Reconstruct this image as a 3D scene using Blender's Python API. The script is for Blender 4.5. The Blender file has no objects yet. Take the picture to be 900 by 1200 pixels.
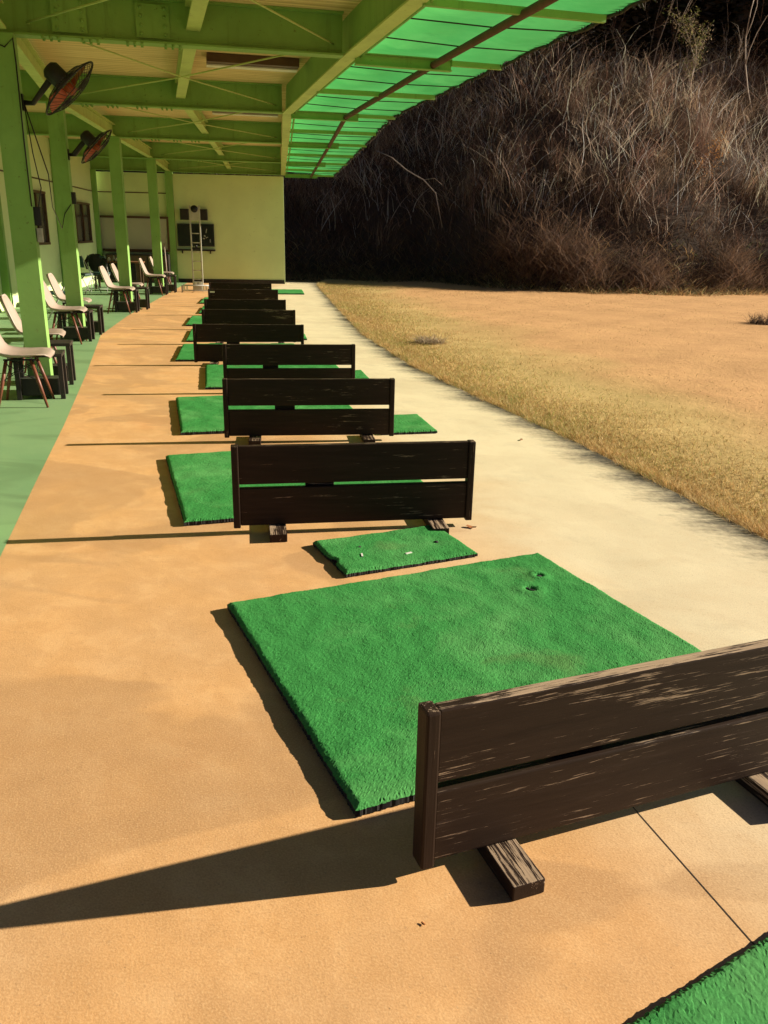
import bpy, bmesh, math, random
import numpy as np
from mathutils import Vector, Matrix, Euler
random.seed(7); rng = np.random.default_rng(11)
R = math.radians
scene = bpy.context.scene
COL = scene.collection

# ------------------------------------------------------------------ materials
def new_mat(name):
    m = bpy.data.materials.new(name); m.use_nodes = True
    nt = m.node_tree; nt.nodes.clear()
    out = nt.nodes.new('ShaderNodeOutputMaterial')
    return m, nt, out
class N:
    """small node builder"""
    def __init__(s, nt): s.nt = nt
    def n(s, typ, ins=None, **kw):
        nd = s.nt.nodes.new(typ)
        for k, v in kw.items(): setattr(nd, k, v)
        for k, v in (ins or {}).items():
            sock = nd.inputs[k]
            if hasattr(v, 'is_output') or isinstance(v, bpy.types.NodeSocket): s.nt.links.new(v, sock)
            else: sock.default_value = v
        return nd
    def noise(s, vec, scale, detail=4, rough=.55, dist=0.):
        return s.n('ShaderNodeTexNoise', {'Vector': vec, 'Scale': scale, 'Detail': detail, 'Roughness': rough, 'Distortion': dist}).outputs['Fac']
    def mapping(s, vec, scale=(1,1,1), loc=(0,0,0), rot=(0,0,0)):
        return s.n('ShaderNodeMapping', {'Vector': vec, 'Scale': scale, 'Location': loc, 'Rotation': rot}).outputs[0]
    def ramp(s, fac, stops, interp='LINEAR'):
        nd = s.n('ShaderNodeValToRGB', {'Fac': fac}); cr = nd.color_ramp; cr.interpolation = interp
        while len(cr.elements) > 1: cr.elements.remove(cr.elements[-1])
        for i, (p, c) in enumerate(stops):
            e = cr.elements[0] if i == 0 else cr.elements.new(p)
            e.position = p
            e.color = (c, c, c, 1) if not isinstance(c, tuple) else (*c, 1)
        return nd.outputs['Color']
    def mix(s, fac, a, b, blend='MIX'):
        nd = s.n('ShaderNodeMix', data_type='RGBA', blend_type=blend)
        for i, v in ((0, fac), (6, a), (7, b)):
            if isinstance(v, bpy.types.NodeSocket): s.nt.links.new(v, nd.inputs[i])
            elif i == 0: nd.inputs[0].default_value = v
            else: nd.inputs[i].default_value = (*v, 1)
        return nd.outputs[2]
    def math(s, op, a, b=0., clamp=False):
        nd = s.n('ShaderNodeMath', operation=op, use_clamp=clamp)
        for i, v in ((0, a), (1, b)):
            if isinstance(v, bpy.types.NodeSocket): s.nt.links.new(v, nd.inputs[i])
            else: nd.inputs[i].default_value = v
        return nd.outputs[0]
    def bump(s, h, strength, dist=.01):
        return s.n('ShaderNodeBump', {'Height': h, 'Strength': strength, 'Distance': dist}).outputs[0]
    def bsdf(s, col, rough=.6, normal=None, spec=.3, metal=0.):
        nd = s.n('ShaderNodeBsdfPrincipled', {'Roughness': rough, 'Specular IOR Level': spec, 'Metallic': metal})
        if isinstance(col, bpy.types.NodeSocket): s.nt.links.new(col, nd.inputs['Base Color'])
        else: nd.inputs['Base Color'].default_value = (*col, 1)
        if normal is not None: s.nt.links.new(normal, nd.inputs['Normal'])
        return nd.outputs[0]
    def objvec(s, rnd=True):
        o = s.n('ShaderNodeTexCoord').outputs['Object']
        if not rnd: return o
        r = s.n('ShaderNodeObjectInfo').outputs['Random']
        off = s.n('ShaderNodeVectorMath', {0: (37., 23., 11.)}, operation='SCALE')
        s.nt.links.new(r, off.inputs['Scale'])
        return s.n('ShaderNodeVectorMath', {0: o, 1: off.outputs[0]}, operation='ADD').outputs[0]

def mat_paint(name, c, c2=None, scale=3., rough=.5, grime=.25, bump=.1):
    """painted or plain surface with slow colour drift and small dirt specks"""
    m, nt, out = new_mat(name); b = N(nt); v = b.objvec()
    c2 = c2 or tuple(x*.72 for x in c)
    f = b.ramp(b.noise(v, scale, 6, .6), [(.3, 0.), (.7, 1.)])
    col = b.mix(f, c, c2)
    sp = b.ramp(b.noise(v, scale*14, 3), [(.66, 0.), (.74, 1.)])
    col = b.mix(b.math('MULTIPLY', sp, grime), col, tuple(x*.35 for x in c))
    nt.links.new(b.bsdf(col, rough, b.bump(b.noise(v, scale*20, 3), bump, .004)), out.inputs[0])
    return m

def mat_steel(name, c, c2):
    m, nt, out = new_mat(name); b = N(nt); v = b.objvec()
    col = b.mix(b.ramp(b.noise(v, 2.0, 6, .65, .4), [(.3, 0.), (.7, 1.)]), c, c2)
    drip = b.noise(b.mapping(v, (9, 9, .9)), 1., 6, .7, .3)
    col = b.mix(b.ramp(drip, [(.56, 0.), (.72, .5)]), col, tuple(x*.42 for x in c))
    col = b.mix(b.ramp(b.noise(v, 26, 5, .75), [(.63, 0.), (.70, .75)]), col, (.075, .045, .022))
    col = b.mix(b.ramp(b.noise(b.mapping(v, (1,1,1), (5,5,5)), 7, 6, .8), [(.66, 0.), (.74, .7)]), col, (.14, .075, .03))
    nt.links.new(b.bsdf(col, .6, b.bump(b.noise(v, 40, 4), .12, .004), .25), out.inputs[0]); return m

def mat_wood(name, wear, axis=0):
    m, nt, out = new_mat(name); b = N(nt); v = b.objvec()
    if axis: v = b.mapping(v, rot=(0, 0, R(90)) if axis == 1 else (0, R(90), 0))
    long = b.mapping(v, (3.4, 46, 46)); fine = b.mapping(v, (6, 190, 190))
    n1 = b.noise(long, 1., 8, .65, .4); n2 = b.noise(fine, 1., 5, .7)
    patch = b.noise(b.mapping(v, (2.5, 7, 7)), 1., 4, .6, .8)
    base = b.mix(b.ramp(n1, [(.3, 0.), (.7, 1.)]), (.020, .0115, .0075), (.033, .0195, .0125))
    # worn paint: thin streaks gathered in patches
    st = b.math('MULTIPLY', b.math('ADD', b.math('MULTIPLY', n1, .40), b.math('MULTIPLY', n2, .60)), 1.)
    sc = b.math('ADD', st, b.math('MULTIPLY', b.math('SUBTRACT', patch, .5), .36))
    nz = b.n('ShaderNodeSeparateXYZ', {0: b.n('ShaderNodeNewGeometry').outputs['Normal']}).outputs['Z']
    oz = b.n('ShaderNodeSeparateXYZ', {0: b.objvec(False)}).outputs['Z']
    top = b.math('MULTIPLY', b.math('GREATER_THAN', nz, .7), b.math('ADD', b.math('GREATER_THAN', oz, .45), b.math('LESS_THAN', oz, .05)))
    sx = b.n('ShaderNodeSeparateXYZ', {0: b.objvec(False)}).outputs['X']
    sc = b.math('ADD', sc, b.math('MULTIPLY', b.math('SUBTRACT', sx, .55), .045*wear)) if axis == 0 else sc
    sc = b.math('ADD', sc, b.math('MULTIPLY', top, .03 + .085*wear))   # tops weather first; their lit grey edges are painted in as well
    th = .645 - .068*wear
    msk = b.ramp(sc, [(th, 0.), (th+.025, 1.)])
    bare = b.mix(b.ramp(n2, [(.3, 0.), (.75, 1.)]), (.50, .36, .22), (.20, .14, .095))
    grey = b.ramp(b.noise(b.mapping(v, (4, 60, 60), (5, 2, 1)), 1., 6, .7), [(.62 - .05*wear, 0.), (.85, .35)])
    col = b.mix(grey, base, (.10, .075, .065))
    col = b.mix(msk, col, bare)
    h = b.math('SUBTRACT', b.math('ADD', b.math('MULTIPLY', n1, .5), b.math('MULTIPLY', n2, .4)), b.math('MULTIPLY', msk, .5))
    rough = b.math('ADD', .50, b.math('MULTIPLY', msk, .4))
    sh = b.bsdf(col, .5, b.bump(h, .4, .003), .12)
    nt.links.new(rough, sh.node.inputs['Roughness'])
    nt.links.new(sh, out.inputs[0]); return m

def mat_turf(name):
    m, nt, out = new_mat(name); b = N(nt); v = b.objvec()
    big = b.noise(v, 2.2, 4, .6, .6); mid = b.noise(v, 14, 3); fn = b.noise(v, 210, 4, .75)
    col = b.mix(b.ramp(fn, [(.32, 0.), (.68, 1.)]), (.016, .130, .026), (.060, .285, .066))
    col = b.mix(b.ramp(big, [(.47, 0.), (.68, .55)]), col, (.115, .33, .10))
    col = b.mix(b.ramp(mid, [(.58, 0.), (.8, .30)]), col, (.035, .13, .03))
    col = b.mix(b.ramp(b.noise(b.mapping(v, (1, 1, 1), (3, 1, 0)), 3.1, 4, .6, .3), [(.62, 0.), (.74, .38)]), col, (.10, .14, .045))
    nt.links.new(b.bsdf(col, .85, b.bump(b.noise(v, 420, 3, .7), .22, .0025), .08), out.inputs[0]); return m

def mat_floor():
    m, nt, out = new_mat('worn_painted_concrete'); b = N(nt)
    uv = b.n('ShaderNodeUVMap').outputs[0]; s = b.n('ShaderNodeSeparateXYZ', {0: uv}); u, vv = s.outputs[0], s.outputs[1]
    big = b.noise(uv, .55, 5, .6, .5); mid = b.noise(uv, 2.3, 5, .6); fine = b.noise(uv, 190, 3, .6); grit = b.noise(uv, 55, 4, .7)
    # paint is worn off to pale concrete towards the open side
    uu = b.math('ADD', u, b.math('MULTIPLY', b.math('SUBTRACT', big, .5), 1.5))
    mot = b.noise(b.mapping(uv, (1, 1, 1), (7, 2, 0)), 5.5, 6, .7, .3); scuff = b.noise(b.mapping(uv, (3, 14, 1), (1, 9, 0), (0, 0, .6)), 1., 5, .75)
    pale = b.ramp(b.math('MULTIPLY', uu, .25), [(.26, 1.), (.56, .0)])
    org = b.mix(b.ramp(mid, [(.35, 0.), (.7, 1.)]), (.65, .36, .145), (.60, .355, .165))
    org = b.mix(b.ramp(b.noise(b.mapping(uv, (1, 1, 1), (9, 3, 0)), 1.1, 4, .6, .5), [(.58, 0.), (.72, .35)]), org, (.60, .27, .105))
    crm = b.mix(b.ramp(b.noise(b.mapping(uv, (1, .6, 1), (3, 8, 0)), 1.4, 5, .6), [(.4, 0.), (.7, 1.)]), (.73, .64, .43), (.62, .54, .36))
    col = b.mix(pale, org, crm)
    np_ = b.math('SUBTRACT', 1., b.math('MULTIPLY', pale, .7))
    col = b.mix(b.math('MULTIPLY', b.ramp(mot, [(.36, .40), (.60, 0.)]), np_), col, (.45, .235, .085)); col = b.mix(b.math('MULTIPLY', b.ramp(mot, [(.52, 0.), (.75, .4)]), np_), col, (.72, .46, .22))
    col = b.mix(b.math('MULTIPLY', b.ramp(scuff, [(.62, 0.), (.74, .35)]), b.math('SUBTRACT', 1., b.math('MULTIPLY', pale, .8))), col, (.40, .23, .10))
    # damp, wandering water stains
    stn = b.noise(b.mapping(uv, (.55, .8, 1), (4.3, 1.2, 0)), 1., 3, .5, 1.6)
    stn = b.ramp(stn, [(.49, 0.), (.53, .38), (.64, .48), (.71, .0)])
    col = b.mix(b.math('MULTIPLY', stn, b.math('SUBTRACT', 1., b.math('MULTIPLY', pale, .8))), col, (.33, .185, .085))
    g2 = b.ramp(b.noise(b.mapping(uv, (1, 1, 1), (1, 5, 0)), 2.2, 5, .7), [(.55, 0.), (.75, .22)])
    col = b.mix(b.math('MULTIPLY', g2, pale), col, (.2, .18, .14))
    col = b.mix(b.ramp(grit, [(.60, 0.), (.72, .45)]), col, (.27, .16, .08))
    pit = b.n('ShaderNodeTexVoronoi', {'Vector': uv, 'Scale': 30.}).outputs['Distance']
    col = b.mix(b.ramp(pit, [(.035, .55), (.07, 0.)]), col, (.20, .12, .06))
    col = b.mix(b.ramp(fine, [(.5, .0), (.75, .45)]), col, (.78, .54, .27)); col = b.mix(b.ramp(fine, [(.3, .40), (.5, 0.)]), col, (.36, .20, .085))
    # soft mildew along the open edge; dark streaks also paint in grass and awning shadows
    mil_shade = b.noise(b.mapping(uv, (2.8, 12, 1), (0, 0, 0), (0, 0, .18)), 1., 7, .75, .3)
    m2 = b.noise(b.mapping(uv, (.9, 2.6, 1), (2, 6, 0)), 1., 5, .65, .6); m3 = b.noise(uv, 26, 4, .7)
    edge = b.math('ADD', b.math('ADD', b.math('MULTIPLY', mil_shade, .50), b.math('MULTIPLY', m2, .80)), b.math('MULTIPLY', m3, .45))
    edge = b.math('SUBTRACT', edge, b.math('MULTIPLY', u, 1.25))
    mk = b.ramp(edge, [(.48, 0.), (.62, .25), (.76, .62), (.90, .95)])
    col = b.mix(mk, col, (.040, .037, .030))
    hh = b.math('ADD', b.math('MULTIPLY', fine, .6), grit)
    nt.links.new(b.bsdf(col, .7, b.bump(hh, .24, .003), .2), out.inputs[0]); return m

def mat_greenfloor():
    m, nt, out = new_mat('green_floor_paint'); b = N(nt)
    uv = b.n('ShaderNodeUVMap').outputs[0]
    col = b.mix(b.ramp(b.noise(uv, 1.1, 5, .6, .8), [(.35, 0.), (.7, 1.)]), (.17, .30, .135), (.215, .34, .155))
    col = b.mix(b.ramp(b.noise(b.mapping(uv, (.8, 1.6, 1)), 1., 4, .5, 1.2), [(.55, 0.), (.66, .45)]), col, (.10, .17, .07))
    col = b.mix(b.ramp(b.noise(uv, 60, 3), [(.6, 0.), (.8, .3)]), col, (.09, .14, .06))
    nt.links.new(b.bsdf(col, .6, b.bump(b.noise(uv, 120, 3), .15, .003), .3), out.inputs[0]); return m

def mat_ground():
    m, nt, out = new_mat('range_dirt'); b = N(nt)
    uv = b.n('ShaderNodeUVMap').outputs[0]; u = b.n('ShaderNodeSeparateXYZ', {0: uv}).outputs[0]
    o = b.n('ShaderNodeTexCoord').outputs['Object']
    big = b.noise(o, .35, 5, .6, .4); mid = b.noise(o, 1.7, 6, .65); fine = b.noise(o, 24, 5, .7)
    dirt = b.mix(b.ramp(mid, [(.3, 0.), (.7, 1.)]), (.62, .365, .16), (.52, .295, .13))
    dirt = b.mix(b.ramp(fine, [(.5, 0.), (.8, .5)]), dirt, (.32, .175, .08))
    straw = b.mix(b.ramp(mid, [(.35, 0.), (.65, 1.)]), (.52, .365, .15), (.42, .29, .11))
    f = b.math('ADD', b.math('MULTIPLY', u, .22), b.math('MULTIPLY', b.math('SUBTRACT', big, .5), .9))
    col = b.mix(b.ramp(f, [(.28, 0.), (.62, 1.)]), straw, dirt)
    nt.links.new(b.bsdf(col, .9, b.bump(b.math('ADD', fine, b.math('MULTIPLY', mid, 2.)), .5, .03), .1), out.inputs[0]); return m

def mat_attr(name, rough=.8, trans=.0):
    m, nt, out = new_mat(name); b = N(nt)
    c = b.n('ShaderNodeAttribute', attribute_name='Col').outputs['Color']
    sh = b.bsdf(c, rough, None, .15)
    if trans:
        t = b.n('ShaderNodeBsdfTranslucent', {'Color': c}).outputs[0]
        sh = b.n('ShaderNodeMixShader', {0: trans, 1: sh, 2: t}).outputs[0]
    nt.links.new(sh, out.inputs[0]); return m

def mat_canopy():
    m, nt, out = new_mat('green_translucent_sheet'); b = N(nt); v = b.objvec(False)
    n1 = b.noise(v, 1.3, 5, .6, .6); n2 = b.noise(v, 60, 2)
    col = b.mix(b.ramp(n1, [(.3, 0.), (.7, 1.)]), (.050, .31, .078), (.100, .43, .120))
    col = b.mix(b.ramp(b.noise(b.mapping(v, (1, 1, 1), (4, 4, 0)), 2.6, 5, .7), [(.6, 0.), (.8, .5)]), col, (.04, .20, .05))
    d = b.bsdf(col, .6, b.bump(b.math('ADD', n1, b.math('MULTIPLY', n2, .05)), .3, .05), .2)
    t = b.n('ShaderNodeBsdfTranslucent', {'Color': col}).outputs[0]
    nt.links.new(b.n('ShaderNodeMixShader', {0: .72, 1: d, 2: t}).outputs[0], out.inputs[0]); return m

def mat_planks():
    m, nt, out = new_mat('tan_plank_ceiling'); b = N(nt)
    uv = b.n('ShaderNodeUVMap').outputs[0]      # x across the building, y along it (metres)
    st = b.noise(b.mapping(uv, (.9, 26, 1)), 1., 6, .65); 
    col = b.mix(b.ramp(st, [(.34, 0.), (.66, 1.)]), (.82, .66, .36), (.50, .37, .18))
    wv = b.n('ShaderNodeTexWave', {'Vector': uv, 'Scale': 2.7, 'Distortion': .0}, wave_type='BANDS', bands_direction='Y', wave_profile='SAW').outputs['Fac']
    gr = b.ramp(wv, [(.0, 1.), (.06, 0.), (.95, 0.), (1., 1.)])
    col = b.mix(b.math('MULTIPLY', gr, .75), col, (.10, .065, .03))
    col = b.mix(b.ramp(b.noise(uv, 18, 3), [(.68, 0.), (.75, .6)]), col, (.10, .07, .04))
    nt.links.new(b.bsdf(col, .8, b.bump(st, .25, .01), .1), out.inputs[0]); return m

GREEN = mat_steel('green_steel_paint', (.225, .41, .105), (.175, .325, .080))
GREEN_LIT = mat_steel('lit_green_steel_paint', (.47, .58, .19), (.36, .46, .15))  # lighter copy of the green steel; the light is put into its colour
WALL = mat_paint('cream_green_wall_paint', (.63, .74, .37), (.55, .65, .325), 1.1, .7, .25)
RUST = mat_paint('rusty_pipe', (.12, .055, .030), (.075, .035, .02), 9, .8, .6, .4)
BLACK = mat_paint('black_plastic', (.012, .011, .011), (.020, .019, .018), 8, .4, .2)
BLACKW = mat_paint('black_painted_wood', (.016, .013, .011), (.030, .024, .02), 12, .5, .4)
SHELL = mat_paint('offwhite_plastic_shell', (.35, .27, .215), (.30, .23, .185), 3, .38, .12, .03)
DOWEL = mat_paint('red_brown_dowel', (.17, .055, .028), (.11, .035, .02), 18, .4, .2)
METAL = mat_paint('dull_steel', (.42, .41, .38), (.30, .29, .26), 10, .35, .4)
ALU = mat_paint('aluminium', (.50, .48, .40), (.40, .38, .32), 6, .38, .3)
SCREEN = mat_paint('dark_screen', (.008, .008, .009), (.014, .014, .014), 3, .12, .1, .0)
BOARD = mat_paint('whiteboard_face', (.42, .39, .30), (.36, .34, .27), 1.4, .35, .1, .02)
BROWN = mat_paint('brown_wood_trim', (.10, .055, .030), (.07, .038, .022), 6, .5, .4)
TABLEW = mat_paint('red_brown_tabletop', (.20, .085, .04), (.14, .06, .03), 6, .4, .3)
WHITE = mat_paint('white_enamel', (.72, .70, .62), (.62, .6, .52), 5, .5, .2)
DKGREEN = mat_paint('dark_green_vinyl', (.02, .06, .05), (.015, .045, .038), 6, .5, .2)
CLOTH = mat_paint('dark_jacket_cloth', (.018, .020, .016), (.03, .03, .024), 12, .9, .2, .3)
ORANGE = mat_paint('orange_red_blade', (.40, .085, .032), (.30, .06, .024), 6, .35, .2, .02)
GLASSD = mat_paint('dark_window_pane', (.035, .03, .028), (.06, .05, .05), 3, .15, .2, .0)
ROPE = mat_paint('dark_rope', (.05, .04, .03), (.03, .025, .02), 30, .9, .3)
RUBBER = mat_paint('mat_rubber', (.010, .010, .009), (.02, .018, .016), 20, .8, .2)
DARKSOIL = mat_paint('shade_dark_hillside_soil', (.06, .038, .024), (.035, .024, .016), 1.2, .95, .3)  # kept this dark so the shade between the reeds is in the colour
LEAFO = mat_paint('dead_leaf', (.34, .12, .03), (.26, .11, .04), 20, .7, .2)
JOINT = mat_paint('joint_gap', (.05, .035, .02), (.03, .02, .012), 20, .9, .2)
SOILKERB = mat_paint('slab_side', (.10, .085, .06), (.04, .035, .03), 5, .9, .4)
WOOD = mat_wood('brown_paint_worn', .42); WOODN = mat_wood('brown_paint_badly_worn', 1.0)
FOOT = mat_wood('brown_foot_worn', .75, 1); POST = mat_wood('brown_post_worn', .45, 2)
TURF = mat_turf('artificial_turf'); FLOOR = mat_floor(); GFLOOR = mat_greenfloor(); GROUND = mat_ground()
PLANK = mat_planks(); CANOPY = mat_canopy()
GRASS = mat_attr('dry_blades', .8, .3); TWIG = mat_attr('dry_stalks', .75, .3)
LEAFDK = mat_attr('dark_foliage', .8, .1)
BARK = mat_paint('dark_bark', (.085, .062, .048), (.05, .038, .03), 6, .95, .4, .4)
TWIGBARK = mat_paint('brown_twig_bark', (.20, .12, .085), (.13, .08, .055), 9, .85, .3)
PALEBARK = mat_paint('pale_bare_bark', (.36, .29, .22), (.22, .17, .13), 9, .8, .4)

# ------------------------------------------------------------------ mesh helpers
class MB:
    def __init__(s): s.v = []; s.f = []; s.sm = []
    def add(s, vs, fs, M=None, smooth=False):
        o = len(s.v)
        s.v += [tuple(M @ Vector(p)) if M is not None else tuple(p) for p in vs]
        s.f += [tuple(i+o for i in f) for f in fs]; s.sm += [smooth]*len(fs)
        return s
    def box(s, c, d, rot=(0,0,0), ch=0., M=None):
        x, y, z = (k/2 for k in d)
        T = Matrix.Translation(c) @ Euler(rot).to_matrix().to_4x4()
        if M is not None: T = M @ T
        if ch <= 0:
            vs = [(sx*x, sy*y, sz*z) for sx in (-1,1) for sy in (-1,1) for sz in (-1,1)]
            fs = [(0,1,3,2),(4,6,7,5),(0,4,5,1),(2,3,7,6),(0,2,6,4),(1,5,7,3)]
            return s.add(vs, fs, T)
        bm = bmesh.new(); bmesh.ops.create_cube(bm, size=1.)
        for v in bm.verts: v.co = Vector((v.co.x*2*x, v.co.y*2*y, v.co.z*2*z))
        bmesh.ops.bevel(bm, geom=bm.edges[:], offset=ch, segments=2, affect='EDGES', profile=.6)
        bm.verts.index_update()
        s.add([v.co.copy() for v in bm.verts], [[v.index for v in f.verts] for f in bm.faces], T); bm.free()
        return s
    def beam(s, a, b, w, h, up=(0,0,1), ch=0.):
        """rectangular bar from a to b; w across, h along up"""
        a = Vector(a); b = Vector(b); d = b-a; L = d.length; d.normalize()
        u = Vector(up); r = d.cross(u).normalized(); u = r.cross(d)
        M = Matrix((( d.x, r.x, u.x, 0),( d.y, r.y, u.y, 0),( d.z, r.z, u.z, 0),(0,0,0,1)))
        M = Matrix.Translation((a+b)/2) @ M
        return s.box((0,0,0), (L, w, h), ch=ch, M=M)
    def tube(s, pts, r, n=8, cap=True):
        pts = [Vector(p) for p in pts]; k = len(pts)
        rs = r if isinstance(r, (list, tuple)) else [r]*k
        vs = []; fs = []; pu = None
        for i, p in enumerate(pts):
            t = (pts[min(i+1,k-1)] - pts[max(i-1,0)]).normalized()
            if pu is None: pu = t.orthogonal().normalized()
            u = (pu - t*pu.dot(t))
            u = u.normalized() if u.length > 1e-6 else t.orthogonal().normalized()
            pu = u; w = t.cross(u)
            for j in range(n):
                a = 2*math.pi*j/n; vs.append(p + (u*math.cos(a) + w*math.sin(a))*rs[i])
        for i in range(k-1):
            for j in range(n):
                fs.append((i*n+j, i*n+(j+1)%n, (i+1)*n+(j+1)%n, (i+1)*n+j))
        if cap: fs += [tuple(range(n))[::-1], tuple((k-1)*n+j for j in range(n))]
        return s.add(vs, fs, None, True)
    def ring(s, c, R0, r, M=None, n=28, k=6):
        vs = []; fs = []
        for i in range(n):
            a = 2*math.pi*i/n
            for j in range(k):
                b_ = 2*math.pi*j/k; rr = R0 + r*math.cos(b_)
                vs.append((c[0]+rr*math.cos(a), c[1]+rr*math.sin(a), c[2]+r*math.sin(b_)))
        for i in range(n):
            for j in range(k):
                fs.append((i*k+j, ((i+1)%n)*k+j, ((i+1)%n)*k+(j+1)%k, i*k+(j+1)%k))
        return s.add(vs, fs, M, True)
    def build(s, name, mat, parent=None, uv=None):
        me = bpy.data.meshes.new(name); me.from_pydata(s.v, [], s.f); me.validate(); me.update()
        if len(me.polygons) == len(s.sm): me.polygons.foreach_set('use_smooth', s.sm)
        bm = bmesh.new(); bm.from_mesh(me); bmesh.ops.recalc_face_normals(bm, faces=bm.faces[:]); bm.to_mesh(me); bm.free()
        me.materials.append(mat)
        o = bpy.data.objects.new(name, me); COL.objects.link(o)
        if parent is not None: o.parent = parent
        return o

def np_mesh(name, V, F, mat, col=None, uv=None, smooth=False, parent=None):
    """V (n,3), F (m,k) arrays -> object; col per vertex (n,3); uv per vertex (n,2)"""
    me = bpy.data.meshes.new(name); n, (m, k) = len(V), F.shape
    me.vertices.add(n); me.vertices.foreach_set('co', np.ascontiguousarray(V, dtype=np.float32).ravel())
    me.loops.add(m*k); me.loops.foreach_set('vertex_index', np.ascontiguousarray(F, dtype=np.int32).ravel())
    me.polygons.add(m); me.polygons.foreach_set('loop_start', np.arange(0, m*k, k, dtype=np.int32))
    me.polygons.foreach_set('loop_total', np.full(m, k, dtype=np.int32))
    me.polygons.foreach_set('use_smooth', np.full(m, smooth))
    if uv is not None:
        l = me.uv_layers.new(name='UVMap'); l.data.foreach_set('uv', np.ascontiguousarray(uv[F.ravel()], dtype=np.float32).ravel())
    if col is not None:
        a = me.color_attributes.new('Col', 'FLOAT_COLOR', 'POINT')
        a.data.foreach_set('color', np.ascontiguousarray(np.c_[col, np.ones(n)], dtype=np.float32).ravel())
    me.update(); me.validate(); me.materials.append(mat)
    o = bpy.data.objects.new(name, me); COL.objects.link(o)
    if parent is not None: o.parent = parent
    return o

def ribbons(base, ang, h, lean, curl, w, col, segs=3):
    """curved blades: base (n,3), lean azimuth ang, height h, lean and curl in metres, width w, colour (n,3)"""
    n = len(base); t = np.linspace(0, 1, segs+1)[None, :]
    out = lean[:, None]*t + curl[:, None]*t**2.5
    z = h[:, None]*(t - .25*np.clip(curl/np.maximum(h, .01), 0, 2)[:, None]*t**3)
    wg = rng.normal(0, .05, n)[:, None]*np.abs(h)[:, None]*np.sin(t*rng.uniform(3, 8, n)[:, None])
    P = np.stack([base[:, 0:1] + np.cos(ang)[:, None]*out - np.sin(ang)[:, None]*wg, base[:, 1:2] + np.sin(ang)[:, None]*out + np.cos(ang)[:, None]*wg, base[:, 2:3] + z], -1)
    fa = rng.uniform(0, 2*np.pi, n)
    wd = (w[:, None]*(1 - .85*t**1.5))*.5
    D = np.stack([np.cos(fa)[:, None]*wd, np.sin(fa)[:, None]*wd, 0*wd], -1)
    V = np.stack([P-D, P+D], 2).reshape(-1, 3)
    k = 2*(segs+1)
    q = np.array([[2*i, 2*i+1, 2*i+3, 2*i+2] for i in range(segs)])
    F = (np.arange(n)[:, None, None]*k + q[None]).reshape(-1, 4)
    return V, F, np.repeat(col, k, 0)
def join(parts):
    o = 0; Vs, Fs, Cs = [], [], []
    for V, F, C in parts: Vs.append(V); Fs.append(F+o); Cs.append(C); o += len(V)
    return np.concatenate(Vs), np.concatenate(Fs), np.concatenate(Cs)

def tag(o, label=None, cat=None, group=None, kind=None):
    for k, v in (('label', label), ('category', cat), ('group', group), ('kind', kind)):
        if v: o[k] = v
    return o
def thing(name, label, cat, loc=(0,0,0), rz=0., group=None):
    o = bpy.data.objects.new(name, None); COL.objects.link(o); o.empty_display_size = .2
    o.location = loc; o.rotation_euler = (0, 0, rz)
    return tag(o, label, cat, group)
def dup(o, parent=None):
    c = o.copy(); COL.objects.link(c)
    if parent is not None: c.parent = parent
    for ch in list(o.children): dup(ch, c)
    return c
def polyline_at(pts, y):
    """x of a polyline (list of x,y with rising y) at y, extended past its ends"""
    for (a, b) in zip(pts, pts[1:]):
        if y <= b[1] or (a, b) == (pts[-2], pts[-1]): break
    return a[0] + (b[0]-a[0])*(y-a[1])/(b[1]-a[1])

# ------------------------------------------------------------------ plan of the place (metres, camera above the origin)
EDGE = [(4.05, -3.), (2.90, 1.0), (2.04, 4.09), (1.49, 6.13), (.89, 7.95), (.27, 9.98), (-.36, 12.85), (-1.02, 17.36), (-2.06, 24.8), (-2.2, 26.3)]
PAINT = [(.02, -3.), (-.90, .2), (-1.82, 3.6), (-2.13, 4.75), (-2.55, 6.34), (-3.21, 8.72), (-4.20, 12.16), (-4.68, 15.07), (-5.34, 20.3), (-5.95, 25.2)]
SLABL = [(-2.35, -3.), (-3.2, .2), (-4.3, 3.6)]
BACKW = [(-4.3, 3.6), (-5.42, 7.16), (-6.48, 11.3), (-7.12, 15.7), (-7.75, 20.4), (-8.4, 24.8)]
COLS = [(-2.2, 3.87), (-3.28, 7.75), (-4.38, 11.75), (-4.97, 16.0), (-5.55, 20.5), (-6.30, 25.02)]
FASC = [(.70, 4.56), (-.40, 8.42), (-1.43, 12.30), (-1.95, 16.40), (-2.53, 20.9), (-3.10, 25.36)]
HEAD = [R(15.6), R(15.4), R(11.6), R(7.8), R(8.4), R(7.2)]           # heading of the building at each frame, left of +Y
E0, E1 = Vector((-8.4, 24.8, 0)), Vector((-3.10, 25.40, 0))
ZG, ZC = 3.01, 3.36                                                           # underside of girders, of ceiling
def rvec(k): return Vector((math.cos(HEAD[k]), math.sin(HEAD[k]), 0))
def hvec(k): return Vector((-math.sin(HEAD[k]), math.cos(HEAD[k]), 0))

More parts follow.
